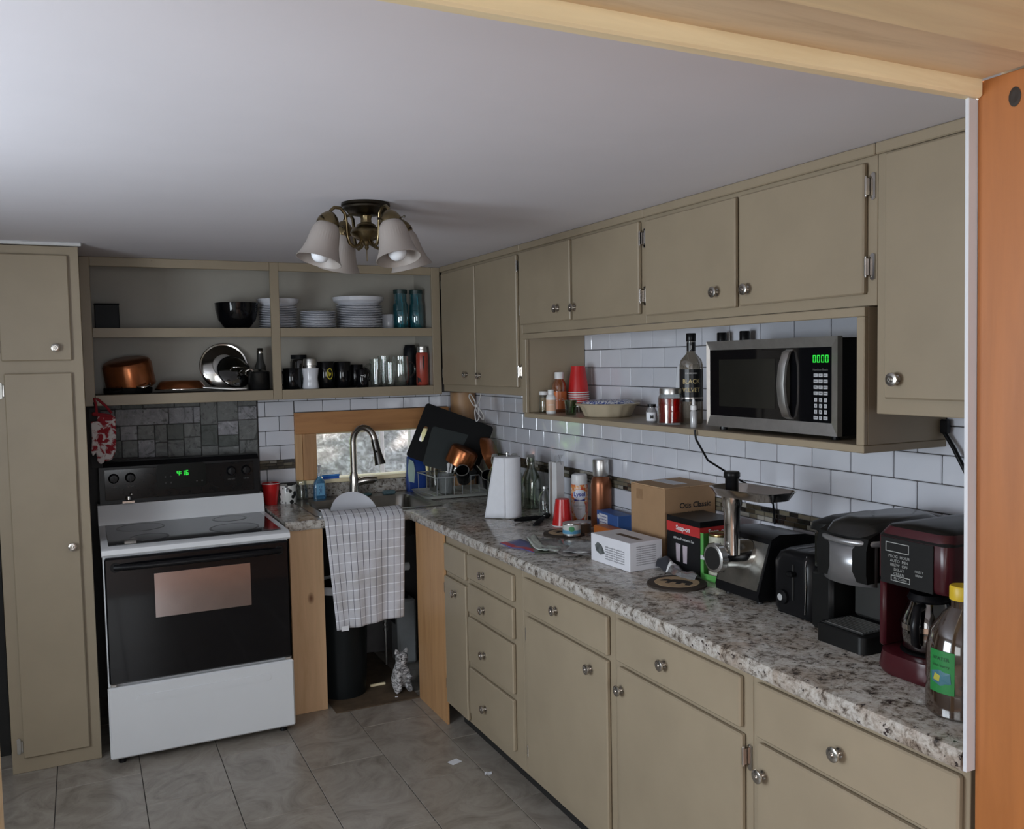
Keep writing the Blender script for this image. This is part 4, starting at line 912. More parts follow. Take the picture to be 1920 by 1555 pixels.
t = thing('travel_mug', 'dark tumbler standing behind the red drink bottle', 'tumbler', (1.672, 4.735, Z2))
MB().lathe([(.0001, 0), (.030, 0), (.038, .17), (.036, .205), (.03, .215), (.0001, .216)], n=26).build('tumbler_body', DG, t, 40)
MB().lathe([(.031, .2161), (.029, .226), (.0001, .228)], n=22).build('lid', BLACK, t, 40)
t = thing('water_bottle', 'red drink bottle with black print and silver cap', 'bottle', (1.694, 4.60, Z2))
MB().lathe([(.0001, 0), (.031, 0), (.034, .004), (.034, .165), (.030, .180), (.0001, .181)], n=28).build('bottle_body', plain('brick_red', (.36, .055, .035), .3), t, 40)
MB().lathe([(.028, .1812), (.028, .196), (.026, .198), (.026, .212), (.0001, .213)], n=24).build('cap', STEEL, t, 40)
ra = CAMD(1.694, 4.60)
patch([(-.004, .05), (.005, .045), (.003, 0), (.0, -.04), (-.005, .0)], .034, ra + .2, .115, INK, t, 'print')
patch([(-.015, .02), (.004, .01), (.012, -.012), (-.012, -.02)], .034, ra - .5, .03, INK, t, 'print')
# ================================================================== niche shelf things (from the left)
ZN = 1.4312
t = thing('toothpick_jar', 'small glass jar of toothpicks with a white lid, leftmost in the niche', 'jar', (1.842, 3.452, ZN))
MB().lathe([(.0001, 0), (.022, 0), (.024, .004), (.024, .072), (.021, .078), (.0195, .078), (.0215, .07), (.0215, .005), (.0001, .004)], n=24, cap=False).build('jar_glass', GLASS, t, 40)
mb = MB()
for i in range(26):
    a = i * 2.4; r = .004 * math.sqrt(i) * .72
    mb.tube([(r * math.cos(a), r * math.sin(a), .006), (1.1 * r * math.cos(a + .2), 1.1 * r * math.sin(a + .2), .066)], .0012, 5)
mb.build('toothpicks', plain('toothpick_wood', (.55, .38, .2), .7), t)
MB().lathe([(.0225, .0785), (.0225, .092), (.021, .094), (.0001, .094)], n=22).build('lid', WHITE, t, 40)
def pill_bottle(label, x, y, r, h, body, lab, cap, seg, txt, tsz):
    t = thing('medicine_bottle', label, 'bottle', (x, y, ZN))
    MB().lathe([(.0001, 0), (r * .95, 0), (r, .003), (r, h * .66), (r * .82, h * .76), (r * .6, h * .80), (r * .58, h * .83), (.0001, h * .83)], n=26).build('bottle_body', body, t, 40)
    a = CAMD(x, y)
    band(r + .0004, r + .0004, h * seg[0], h * seg[1], a - 1.6, a + 1.6, 14).build('label', lab, t)
    MB().lathe([(r * .64, h * .831), (r * .64, h * .985), (r * .6, h), (.0001, h)], n=22).build('cap', cap, t, 40)
    wrap_text(txt, tsz, INKW, t, r + .0004, a, h * (seg[0] + seg[1]) / 2 + .002)
pill_bottle('orange bottle of gummies with a white cap, behind the small white bottle', 1.905, 3.425, .032, .178, clear('orange_body', (.85, .55, .35), .2, .05, .45, (.34, .12, .05)), plain('orange_label', (.62, .16, .04), .4), WHITE, (.08, .52), 'C + D', .016)
pill_bottle('small white medicine bottle with an orange label in the niche', 1.822, 3.352, .021, .104, WHITE, plain('pale_orange_label', (.66, .42, .28), .5), WHITE, (.12, .58), 'ASPIRIN', .008)
ORDC = ['lowest', 'second lowest', 'third lowest', 'fourth lowest', 'fifth lowest', 'sixth lowest', 'topmost']
for i in range(7):
    t = thing('plastic_cup', '%s red plastic cup in the upside-down stack in the niche' % ORDC[i], 'cup', (1.985, 3.395, ZN + .026 + i * .0098), group='upside-down red cups in the niche')
    cup(t, .118, .047, .031, inverted=True)
t = thing('food_tray', 'low wire stand under the stack of red cups', 'stand', (1.985, 3.395, ZN))
MB().lathe([(.044, .022), (.049, .024), (.049, .0265), (.044, .0255)], n=26, cap=False).build('ring', STEEL, t, 40)
for k in range(3): MB().cyl((.046 * math.cos(k * 2.1), .046 * math.sin(k * 2.1), 0), (.046 * math.cos(k * 2.1), .046 * math.sin(k * 2.1), .0235), .0025, n=8).build('leg', STEEL, t)
t = thing('shot_glass', 'small green tinted glass in front of the red cups', 'glass', (1.842, 3.215, ZN))
MB().lathe([(.0001, 0), (.020, 0), (.022, .004), (.027, .062), (.025, .062), (.020, .008), (.0001, .008)], n=22, cap=False).build('glass_body', clear('green_tinted', (.45, .58, .42), .3), t, 40)
# pie dish with fluted edge
t = thing('pie_dish', 'cream fluted pie dish holding blue and white crockery in the niche', 'dish', (1.908, 3.03, ZN))
MB().lathe([(.0001, 0), (.088, 0), (.094, .004), (.112, .042), (.128, .050), (.131, .053), (.126, .055), (.108, .047), (.090, .008), (.0001, .006)], n=56, cap=False, rmod=lambda i: 1 + .022 * math.sin(i * PI / 2)).build('dish_body', plain('cream_glaze', (.55, .47, .34), .3), t, 60)
mt, nt, out = _new('blue_white_pattern'); b = _bsdf(nt, out, .25); f = _noise(nt, _coords(nt), 70, 4, .6, 1.5)
nt.links.new(_ramp(nt, f, [(.46, (.05, .08, .28)), (.54, (.68, .70, .76))]), b.inputs['Base Color'])
MB().lathe([(.0001, .058), (.045, .060), (.085, .066), (.104, .056), (.106, .050), (.09, .046), (.0001, .044)], n=40, cap=False, rmod=lambda i: 1 + .03 * math.sin(i * PI / 2.5)).build('patterned_plate', mt, t, 50)
t = MB().prism([(0, 0), (.135, .0), (.155, .215), (.02, .235)], 0, .0008, 'Z')
t.xf(Matrix.Translation((2.064, 2.80, ZN)) @ Matrix.Rotation(.04, 4, 'Y') @ FACE['-X'])
tag(t.build('paper_sheet', PAPER), 'white sheet of paper leaning on the tiles behind the red jam jar', 'paper')
t = thing('spice_jar', 'small glass jar with a white label and dark lid beside the pie dish', 'jar', (1.832, 2.615, ZN))
MB().lathe([(.0001, 0), (.019, 0), (.020, .003), (.020, .042), (.014, .052), (.014, .056), (.0001, .056)], n=22).build('jar_glass', clear('milky_glass', (.7, .7, .7), .25, .05, .4, (.45, .45, .46)), t, 40)
a = CAMD(1.832, 2.615); band(.0205, .0205, .008, .038, a - 1.2, a + 1.2).build('label', PAPER, t); patch([(-.006, -.006), (.006, -.006), (.006, .006), (-.006, .006)], .0205, a, .022, INK, t, 'label_print')
MB().lathe([(.0155, .0562), (.0155, .067), (.0001, .068)], n=20).build('lid', BLACK, t, 40)
t = thing('mason_jar', 'mason jar of clear red jelly with a silver lid in the niche', 'jar', (1.842, 2.515, ZN))
MB().lathe([(.0001, 0), (.040, 0), (.0445, .006), (.0445, .092), (.038, .104), (.036, .112), (.0345, .112), (.042, .092), (.042, .006), (.0001, .004)], n=32, cap=False).build('jar_glass', GLASS, t, 40)
MB().lathe([(.0001, .0045), (.0415, .007), (.0415, .090), (.0001, .090)], n=32).build('jelly', clear('red_jelly', (.75, .04, .03), .1, .05, .45, (.42, .012, .010)), t, 40)
MB().lathe([(.0385, .106), (.0385, .124), (.0375, .126), (.0001, .127)], n=30).build('lid', STEEL, t, 40)
def whiskey(label, x, y, h, full=True):
    t = thing('liquor_bottle', label, 'bottle', (x, y, ZN), group='liquor bottles in the niche'); q = h / .315
    MB().lathe([(.0001, 0), (.037, 0), (.040, .004), (.040, .165 * q), (.040, .205 * q), (.036, .222 * q), (.016, .245 * q), (.0145, .255 * q), (.0145, .285 * q), (.0001, .285 * q)], n=30).build('bottle_glass', clear('bottle_glass_clear', (.62, .58, .52), .3, .03, .12, (.2, .16, .1)), t, 40)
    a = CAMD(x, y)
    band(.0406, .0406, .078 * q, .190 * q, a - 1.5, a + 1.5, 16).build('label', plain('black_label', (.008, .008, .009), .35), t)
    band(.0409, .0409, .088 * q, .093 * q, a - 1.45, a + 1.45, 16).build('label_stripe', plain('silver_stripe', (.45, .42, .4), .3, .6), t)
    G = plain('gold_ink', (.50, .40, .20), .4)
    wrap_text('BLACK', .0215, G, t, .0408, a, .148 * q, sx=.95, bold=.0003); wrap_text('VELVET', .0215, G, t, .0408, a, .118 * q, sx=.9, bold=.0003)
    wrap_text('CANADIAN', .008, INKW, t, .0408, a, .176 * q)
    band(.0153, .0153, .252 * q, .284 * q, a - PI, a + PI, 24).build('neck_label', plain('black_label', (.008, .008, .009), .35), t)
    wrap_text('J', .016, INKW, t, .0154, a, .266 * q)
    MB().lathe([(.0165, .2855 * q), (.017, .2865 * q), (.017, .312 * q), (.0155, .3145 * q), (.0001, .3145 * q)], n=22).build('cap', BLACK, t, 40)
whiskey('tall clear liquor bottle with a black label left of the microwave', 1.912, 2.490, .316)
def back_bottle(label, x, y, h):
    t = thing('liquor_bottle', label, 'bottle', (x, y, ZN), group='liquor bottles in the niche')
    MB().lathe([(.0001, 0), (.034, 0), (.036, .004), (.036, h * .6), (.015, h * .78), (.0145, h * .885), (.0001, h * .885)], n=26).build('bottle_glass', clear('bottle_glass_clear', (.62, .58, .52), .3), t, 40)
    MB().lathe([(.0175, h * .887), (.0175, h - .003), (.016, h), (.0001, h)], n=22).build('cap', BLACK, t, 40)
back_bottle('liquor bottle behind the microwave whose black cap shows on the left', 2.030, 2.468, .317)
back_bottle('liquor bottle behind the microwave whose black cap shows on the right', 2.030, 2.350, .318)
t = thing('dropper_bottle', 'small white dropper bottle at the left front of the microwave', 'bottle', (1.812, 2.348, ZN))
MB().lathe([(.0001, 0), (.0105, 0), (.0115, .003), (.0115, .050), (.007, .058), (.0001, .058)], n=18).build('bottle_body', clear('frosted_white', (.8, .8, .8), .2, .2, .7, (.6, .6, .62)), t, 40)
MB().lathe([(.0105, .058), (.0105, .072), (.005, .074), (.005, .088), (.003, .094), (.0001, .095)], n=16).build('dropper_cap', WHITE, t, 40)
# ------------------------------------------------------------------ microwave
t = thing('microwave', 'black and stainless countertop microwave in the niche', 'microwave', (1.93, 2.0, ZN))
MY0, MY1, MZ0, MZ1, MXF = 1.722, 2.268, ZN + .012, 1.712, 1.808
for x in (MXF + .03, 2.04):
    for y in (MY0 + .04, MY1 - .04): MB().cyl((x, y, ZN), (x, y, MZ0), .012, n=12).build('foot', BLACK, t, world=True)
MB().box(MXF + .012, 2.058, MY0 + .004, MY1 - .004, MZ0, MZ1 - .004, .004).build('case', BLACKM, t, world=True)
fr = MB(); iy0, iy1, iz0, iz1 = MY0 + .028, MY1 - .008, MZ0 + .034, MZ1 - .028
def frame(mb, x0, x1, y0, y1, z0, z1, j0, j1, k0, k1, dep):
    o = [(y0, z0), (y1, z0), (y1, z1), (y0, z1)]; i = [(j0, k0), (j1, k0), (j1, k1), (j0, k1)]
    vs = [(x1, *p) for p in o] + [(x0, *p) for p in o] + [(x0 + dep, *p) for p in i] + [(x1, *p) for p in i]; fs = []
    for k in range(4):
        n = (k + 1) % 4; fs += [(k, n, 4 + n, 4 + k), (4 + k, 4 + n, 8 + n, 8 + k), (8 + k, 8 + n, 12 + n, 12 + k)]
    return mb.add(vs, fs)
frame(fr, MXF - .006, MXF + .0118, MY0, MY1, MZ0, MZ1, iy0, iy1, iz0, iz1, .008)
fo = fr.build('front_frame', STEEL, t, world=True)
MB().box(MXF + .002, MXF + .0118, iy0 - .002, iy1 + .002, iz0 - .002, iz1 + .002).build('front_glass', BLACKG, t, world=True)
MB().box(MXF + .0012, MXF + .0019, 1.965, 2.215, iz0 + .03, iz1 - .03).build('door_window', plain('window_mesh', (.014, .014, .012), .12), t, world=True)
hp = [(MXF + .002, 1.905, iz0 + .004), (MXF - .012, 1.908, iz0 + .012), (MXF - .024, 1.911, iz0 + .05), (MXF - .028, 1.914, (iz0 + iz1) / 2), (MXF - .024, 1.911, iz1 - .05), (MXF - .012, 1.908, iz1 - .012), (MXF + .002, 1.905, iz1 - .004)]
mb = MB(); n = len(hp); vs = []
for (x, y, z) in hp: vs += [(x, y - .014, z), (x - .003, y, z), (x, y + .014, z), (x + .008, y + .014, z), (x + .008, y - .014, z)]
fs = [(k * 5 + i, k * 5 + (i + 1) % 5, (k + 1) * 5 + (i + 1) % 5, (k + 1) * 5 + i) for k in range(n - 1) for i in range(5)]
mb.add(vs, fs + [(0, 1, 2, 3, 4), tuple((n - 1) * 5 + i for i in range(5))]).build('door_handle', STEEL, t, 50, True)
dg = seven_seg('0000', .0205, .12); dg.xf(Matrix.Translation((MXF + .0015, 1.789, 1.652)) @ FACE['-X']); dg.build('clock_digits', GREENG, t, None, True)
text('Hamilton Beach', .0085, plain('grey_print', (.12, .12, .12), .5), t, (MXF + .0015, 1.790, 1.622), '-X')
KEY = plain('grey_key', (.42, .43, .45), .5)
kb = MB().box(-.0006, .0006, -.0075, .0075, -.0048, .0048, .0004).mesh('key', KEY); kb2 = MB().box(-.0006, .0006, -.0052, .0052, -.0055, .0055, .0004).mesh('key', KEY)
lab = [['POP', 'PIZ', 'BEV'], ['MEAL', 'VEG', 'REH'], ['TIME', 'WT', 'AUTO'], ['CLK', 'TMR', 'PWR'], list('123'), list('456'), list('789'), ['STOP', '0', 'GO']]
for r in range(8):
    z = 1.607 - r * .0164 - (.002 if r > 3 else 0)
    for c_ in range(3):
        y = 1.8065 - c_ * .0178; small = r > 3 and not (r == 7 and c_ != 1)
        k = place(kb2 if small else kb, 'key', t, (MXF + .0014, y, z))
        tx = text_mb(lab[r][c_], .0075 if len(lab[r][c_]) == 1 else .0045); tx.xf(Matrix.Translation((-.0008, 0, 0)) @ FACE['-X']); tx.build('lettering', INK, k)
t = MB().tube([(1.755, 2.27, 1.4318), (1.757, 2.265, 1.40), (1.80, 2.26, 1.33), (1.90, 2.25, 1.27), (2.0, 2.245, 1.215), (2.055, 2.24, 1.17), (2.062, 2.24, 1.10)], .0035, 8)
tag(t.build('power_cord', BLACK, None, 60), 'thin black power cord hanging from the front of the niche shelf to the counter', 'cord')
t = thing('power_cord', 'thick black cord with a plug hanging from under the right wall cabinet', 'cord', (2.055, 1.59, 1.46))
MB().box(-.014, .006, -.012, .010, -.012, .026, .004).build('plug', BLACK, t)
MB().tube([(-.004, 0, -.010), (-.006, -.03, -.05), (-.010, -.075, -.12), (-.012, -.105, -.22), (-.012, -.13, -.35), (-.012, -.15, -.50)], .006, 8).build('cord', BLACK, t, 60)
# ================================================================== things on the counter, from the far corner to the viewer
C0 = CT + .0005
t = thing('paper_towel_roll', 'white roll of paper towels standing on its holder', 'paper towels', (1.775, 3.705, C0))
MB().lathe([(.0001, 0), (.066, 0), (.067, .003), (.064, .005), (.0001, .005)], n=32).build('holder_base', STEEL, t, 40)
MB().lathe([(.021, .0055), (.063, .0055), (.063, .283), (.060, .285), (.021, .285)], n=40).lathe([(.021, .0055), (.021, .285)], n=24, cap=False).build('roll', PAPER, t, 40)
MB().cyl((0, 0, .005), (0, 0, .298), .005, n=12).lathe([(.0001, .296), (.010, .298), (.010, .304), (.0001, .308)], n=14).build('holder_rod', STEEL, t, 40)
va = math.atan2(3.705, 1.775); rr_ = Vector((math.sin(va), -math.cos(va), 0)); uu = Vector((math.cos(va), math.sin(va), 0))
def sheet(u, v):
    p = -uu * (.0635 - .03 * u) - rr_ * (.012 + .050 * u + (1 - v) * .048 * u); return tuple(p + Vector((0, 0, .004 + .281 * v)))
o = MB().grid(8, 12, sheet).build('loose_sheet', PAPER, t, 60); solid(o, .0012, 0)
def stopper_bottle(label, x, y, h, r):
    t = thing('glass_bottle', label, 'bottle', (x, y, C0), group='empty glass bottles behind the paper towels')
    MB().lathe([(.0001, 0), (r * .95, 0), (r, .005), (r, h * .50), (r * .85, h * .60), (r * .38, h * .76), (r * .33, h * .9), (r * .36, h * .92), (r * .36, h * .94), (r * .28, h * .94), (r * .30, h * .76), (r * .8, h * .58), (r * .93, h * .48), (r * .93, .008), (.0001, .008)], n=30, cap=False).build('bottle_glass', clear('greenish_glass', (.72, .76, .70), .2), t, 40)
    MB().lathe([(r * .36, h * .942), (r * .40, h * .96), (r * .30, h * .995), (.0001, h)], n=18).build('stopper', plain('stopper_grey', (.25, .25, .24), .35), t, 40)
    MB().tube([(r * .42, 0, h * .80), (r * .46, 0, h * .9), (r * .3, 0, h * .985), (-r * .3, 0, h * .985), (-r * .46, 0, h * .9), (-r * .42, 0, h * .80)], .0016, 6).build('wire_bail', STEEL, t)
stopper_bottle('large swing-top glass bottle just right of the paper towels', 1.985, 3.87, .268, .050)
stopper_bottle('swing-top glass bottle mostly hidden by the paper towels, left one', 1.875, 4.06, .262, .042)
stopper_bottle('swing-top glass bottle mostly hidden by the paper towels, middle one', 1.965, 4.015, .262, .042)
t = thing('glass_jar', 'small clear glass bottle between the paper towels and the red cup', 'jar', (1.945, 3.655, C0))
MB().lathe([(.0001, 0), (.028, 0), (.030, .004), (.030, .090), (.013, .112), (.013, .126), (.011, .126), (.011, .112), (.027, .088), (.027, .006), (.0001, .006)], n=24, cap=False).build('jar_glass', GLASS, t, 40)
MB().lathe([(.0135, .1265), (.0135, .137), (.0001, .138)], n=18).build('cap', STEEL, t, 40)
t = thing('wrap_carton', 'tall narrow white carton standing on end behind the upside-down red cup', 'carton', (1.955, 3.555, C0), rz=.25)
MB().box(-.024, .024, -.026, -.022, 0, .262).box(-.024, .024, .022, .026, 0, .262).box(.020, .024, -.022, .022, 0, .262).box(-.024, -.020, -.022, .004, 0, .262).build('carton_shell', plain('carton_white', (.62, .62, .63), .6), t)
MB().cyl((0, 0, .002), (0, 0, .25), .017, n=18).build('cardboard_roll', CARD, t, 40)
MB().grid(8, 6, lambda u, v: (-.022 + .044 * u, -.018 + .012 * math.sin(u * 7 + v * 3), .25 + .045 * v)).build('clear_film', clear('film', (.92, .93, .93), .35), t, 60)
t = thing('plastic_cup', 'single red plastic cup upside down in front of the tall white carton', 'cup', (1.890, 3.385, C0)); cup(t, .118, .047, .031, inverted=True)
# pliers-like black handles
t = thing('pliers', 'black-handled pliers lying open on the counter', 'pliers', (1.86, 3.53, C0))
MB().tube([(-.13, .015, .0125), (-.09, .02, .0125), (-.03, .022, .0125), (.02, .012, .0125)], [.006, .011, .011, .007], 10).build('handle', BLACKM, t, 60)
MB().tube([(-.11, -.135, .0125), (-.07, -.095, .0125), (-.02, -.035, .0125), (.02, .012, .0125)], [.006, .011, .011, .007], 10).build('handle', BLACKM, t, 60)
MB().tube([(.02, .012, .0135), (.06, .05, .0135), (.10, .10, .0135)], [.012, .013, .004], 10).build('jaw', BLACKM, t, 60)
MB().cyl((.025, .016, .004), (.025, .016, .021), .008, n=12).build('pivot', STEEL, t, 40)
# wipes canister
t = thing('spray_can', 'white disinfectant canister with a floral orange label', 'canister', (2.005, 3.432, C0))
mt, nt, out = _new('citrus_label'); b = _bsdf(nt, out, .35)
tc = nt.nodes.new('ShaderNodeTexCoord'); sz = nt.nodes.new('ShaderNodeSeparateXYZ'); nt.links.new(tc.outputs['Object'], sz.inputs[0])
f = _noise(nt, _coords(nt), 45, 3, .6, 1); pc = _ramp(nt, f, [(.42, (.55, .05, .03)), (.52, (.68, .30, .05)), (.62, (.70, .62, .62))])
nt.links.new(pc, b.inputs['Base Color'])
MB().lathe([(.0001, 0), (.0365, 0), (.038, .003), (.038, .165), (.036, .170), (.0001, .170)], n=30).build('can_body', mt, t, 40)
a = CAMD(2.005, 3.432)
patch([(.028 * math.cos(k * PI / 10), .048 * math.sin(k * PI / 10)) for k in range(20)], .0382, a, .062, plain('label_white', (.66, .66, .70), .4), t, 'label_panel')
patch([(.033 * math.cos(k * PI / 10), .024 * math.sin(k * PI / 10)) for k in range(20)], .0382, a, .125, plain('label_pale', (.60, .62, .72), .4), t, 'brand_panel', .0008)
wrap_text('Lysol', .027, plain('navy_print', (.03, .04, .25), .4), t, .0392, a, .127, bold=.0006)
patch([(-.026, -.005), (.026, -.005), (.026, .005), (-.026, .005)], .0384, a, .101, plain('navy_print', (.03, .04, .25), .4), t, 'label_bar')
wrap_text('BRAND NEW DAY', .007, plain('grey_text', (.2, .2, .22), .5), t, .0391, a, .075); wrap_text('mango', .008, plain('grey_text', (.2, .2, .22), .5), t, .0391, a, .062)
MB().lathe([(.0355, .1702), (.0365, .174), (.0355, .208), (.033, .214), (.0001, .215)], n=28).build('cap', WHITE, t, 40)
t = thing('insulated_bottle', 'copper coloured insulated bottle with a steel cap', 'bottle', (2.022, 3.272, C0))
MB().lathe([(.0001, 0), (.044, 0), (.046, .004), (.046, .185), (.043, .205), (.034, .222), (.0001, .223)], n=34).build('bottle_body', plain('metallic_copper_brown', (.26, .095, .045), .3, .7), t, 40)
MB().lathe([(.0345, .2235), (.036, .227), (.036, .292), (.034, .296), (.0001, .296)], n=30).build('cap', STEEL, t, 40)
# blue carton and orange packet
t = thing('snack_box', 'blue cardboard carton with white panels in front of the copper bottle', 'box', (1.985, 3.115, C0), rz=-.08)
MB().box(-.032, .034, -.095, .095, 0, .088, .002).build('carton', plain('carton_blue', (.035, .10, .30), .45), t)
MB().box(-.0326, -.0321, -.005, .07, .02, .078).build('label_panel', plain('label_white', (.66, .66, .70), .4), t)
for k in range(4): text('aqua salmon fillets', .0075, plain('navy_print', (.03, .04, .25), .4), t, (-.0329, .032, .068 - k * .012), '-X', world=False)
patch_ = MB().lathe([(.0001, .0004), (.010, .0004), (.0105, 0)], n=16).xf(Matrix.Translation((-.0325, .08, .062)) @ Matrix.Rotation(-PI / 2, 4, 'Y')); patch_.build('seal', WHITE, t)
tag(MB().box(1.885, 1.945, 2.985, 3.12, C0, C0 + .045, .006).build('snack_packet', plain('orange_packet', (.46, .13, .025), .45)), 'orange packet lying between the white box and the blue carton', 'packet')
def coaster(label, x, y, r, bear):
    t = thing('coaster', label, 'coaster', (x, y, C0))
    MB().lathe([(.0001, 0), (r, 0), (r, .006), (r - .004, .008), (.0001, .008)], n=44).build('coaster_rim', plain('dark_brown_felt', (.028, .018, .012), .8), t, 40)
    MB().lathe([(.0001, .0086), (r * .74, .0086), (r * .75, .0081)], n=40, cap=False).build('coaster_centre', plain('tan_felt', (.42, .30, .18), .85, var=.15, scale=40), t)
    bp = [(-.95, -.05), (-.80, .22), (-.60, .32), (-.45, .28), (-.30, .42), (.10, .50), (.50, .42), (.75, .30), (.90, .05), (.88, -.45), (.62, -.48), (.58, -.15), (.35, -.10), (.30, -.45), (.08, -.45), (.02, -.08), (-.22, -.10), (-.28, -.48), (-.50, -.48), (-.50, -.05), (-.70, -.10), (-.88, -.16)]
    s = r * .62; q = math.atan2(-1, .35)
    m_ = MB().prism([(p[0] * s, p[1] * s) for p in bp], .0088, .0094, 'Z').xf(Matrix.Rotation(-math.radians(58), 4, 'Z')); m_.build('bear_silhouette', plain('bear_black', (.014, .010, .008), .85), t)
coaster('round brown coaster with a bear silhouette in front of the boxes', 1.700, 2.295, .096, True)
coaster('round brown coaster half hidden behind the small tin', 1.795, 3.205, .088, True)
def tin(label, x, y, r, h, lab, z=C0, axis=None, txt='tuna'):
    t = thing('food_tin', label, 'tin', (x, y, z)); a = CAMD(x, y)
    MB().lathe([(.0001, .001), (r * .93, .001), (r, 0), (r * 1.01, .003), (r, .006), (r, h - .006), (r * 1.01, h - .003), (r, h), (r * .94, h - .002), (.0001, h - .0025)], n=30).build('tin_body', STEEL, t, 40)
    band(r + .0005, r + .0005, .007, h - .007, a - PI * .98, a + PI * .98, 30).build('label', lab, t)
    return t, a
t, a = tin('small tin with a teal and white label on the farther coaster', 1.792, 3.135, .037, .052, plain('tin_pale', (.55, .56, .52), .4), C0 + .0097)
band(.0378, .0378, .009, .024, a - 2, a + 2, 20).build('label_stripe', plain('tin_blue', (.10, .30, .46), .4), t)
patch([(.012 * math.cos(k * PI / 8), .011 * math.sin(k * PI / 8)) for k in range(16)], .0378, a, .030, plain('tin_green', (.06, .25, .10), .4), t, 'label_emblem', .0009)
t, a = tin('plain low tin right behind the teal labelled tin', 1.872, 3.185, .037, .050, plain('tin_brown', (.12, .08, .05), .4))
# mail and flyers
FL = [(1.545, 3.06, .30, .19, .115, (.10, .11, .30), 'blue flyer with a red band in the pile of mail', .0012), (1.60, 2.985, -.35, .20, .13, (.06, .065, .045), 'dark green leaflet in the pile of mail', .0040), (1.615, 2.90, .12, .23, .10, (.22, .20, .19), 'grey brown catalogue in the pile of mail', .0068), (1.57, 2.945, .75, .12, .085, (.42, .46, .42), 'pale folded leaflet at the front of the mail', .0100), (1.665, 2.845, -.8, .14, .10, (.30, .30, .30), 'black and white printed leaflet next to the white box', .0128)]
for i, (x, y, rz, L, W_, col, lb, z) in enumerate(FL):
    t = thing('mail_flyer', lb, 'flyer', (x, y, C0 + z), rz=rz, group='loose mail on the counter')
    cu = .040 if i > 1 else .012
    o = MB().grid(12, 6, lambda u, v: (-W_ / 2 + W_ * v, -L / 2 + L * u, cu * (max(0, u - .55) / .45) ** 2 * (1 if i % 2 else .4) + .004 * abs(math.sin(u * 5 + i)) + (.006 * math.sin(u * 8 + v * 4 + i) ** 2 if i > 1 else 0))).build('sheet', plain('flyer_%d' % i, col, .35, var=.5 if i > 1 else .12, scale=38), t, 60)
    solid(o, .0016, 1)
    if i == 0:
        o = MB().grid(12, 3, lambda u, v: (-W_ / 2 + .03 * v, -L / 2 + L * u, cu * (max(0, u - .55) / .45) ** 2 * .4 + .004 * abs(math.sin(u * 5)) + .0021)).build('red_band', plain('flyer_red', (.48, .04, .06), .4), t)
    if i == 3:
        o = MB().grid(12, 3, lambda u, v: (-W_ / 2 + .012 * v, -L / 2 + L * u, cu * (max(0, u - .55) / .45) ** 2 + .004 * abs(math.sin(u * 5 + 3)) + .0021)).build('white_fold', PAPER, t)
# white box with slot
t = thing('glove_box', 'white printed cardboard dispenser box with a dark slot on top', 'box', (1.722, 2.625, C0), rz=.05)
WB = plain('white_card', (.70, .70, .74), .55, var=.02)
MB().box(-.070, .070, -.118, .118, 0, .100, .0015).build('box_body', WB, t)
MB().box(-.012, .010, -.085, .045, .1001, .1008).build('slot', plain('slot_brown', (.10, .065, .04), .8), t)
GR = plain('grey_text', (.2, .2, .22), .5)
for k in range(6): text('nitrile powder free gloves do not', .0085, GR, t, (-.0704, -.030, .064 - k * .0085), '-X', world=False)
patch_ = MB().prism([(.030, .038), (.058, .030), (.085, .040), (.092, .060), (.075, .074), (.05, .066)], -.0706, -.0702, 'X'); patch_.build('picture', plain('picture_grey', (.10, .11, .11), .5, var=.6, scale=60), t)
for k in range(9): text('warning read all directions before', .0062, GR, t, (0, -.1184, .084 - k * .0078), '-Y', world=False)
# cardboard box
t = thing('cardboard_box', 'brown cardboard shipping box with black lettering against the tiles', 'box', (1.953, 2.660, C0))
MB().box(-.113, .114, -.107, .107, 0, .266, .002).build('box_body', CARD, t)
FLP = plain('cardboard_light', (.42, .27, .15), .8, var=.05)
MB().box(-.112, -.003, -.106, .106, .2663, .2693).build('flap', FLP, t); MB().box(-.001, .113, -.106, .106, .2663, .2693).build('flap', FLP, t)
MB().box(-.030, .030, -.05, .090, .2696, .2702).build('shipping_label', PAPER, t)
MB().box(-.1136, -.1132, .03, .07, .212, .250).build('tape', plain('packing_tape', (.28, .165, .085), .35), t)
MB().box(-.0055, .0055, -.0895, .0895, .0, .001).build('seam', CARD, t)
text('Otis Classic', .029, INK, t, (.022, -.1076, .200), '-Y', world=False, bold=.0005)
text('OOOOOO', .022, plain('faded_ink', (.10, .065, .04), .7), t, (.016, -.1076, .170), '-Y', world=False, sx=.9)
# drinkware set box
t = thing('tumbler_box', 'black and red boxed drinkware set in front of the cardboard box', 'box', (1.892, 2.425, C0))
BX = plain('carton_black', (.007, .007, .008), .35, **{'Specular IOR Level': .25})
MB().box(-.074, .082, -.098, .085, 0, .132, .001).build('carton_lower', BX, t)
RB = plain('carton_red', (.48, .03, .03), .35)
MB().box(-.0743, .0823, -.0983, .0853, .1322, .166).build('carton_band', RB, t); MB().box(-.074, .082, -.098, .085, .1662, .186, .001).build('carton_top', BX, t)
for f_, p in (('-X', (-.0750, -.008, .149)), ('-Y', (0, -.0990, .149))): text('Snap-on', .024, INKW, t, p, f_, world=False, bold=.0006)
text('4 Piece Drinkware Set', .0125, INKW, t, (-.0744, -.01, .112), '-X', world=False)
for k, (y, h) in enumerate(((.02, .062), (-.018, .060))):
    MB().prism([(y - .010, .032), (y + .010, .032), (y + .013, .032 + h), (y - .013, .032 + h)], -.0748, -.0741, 'X').build('tumbler_picture', plain('tumbler_pink', (.42, .36, .40), .35, var=.2), t)
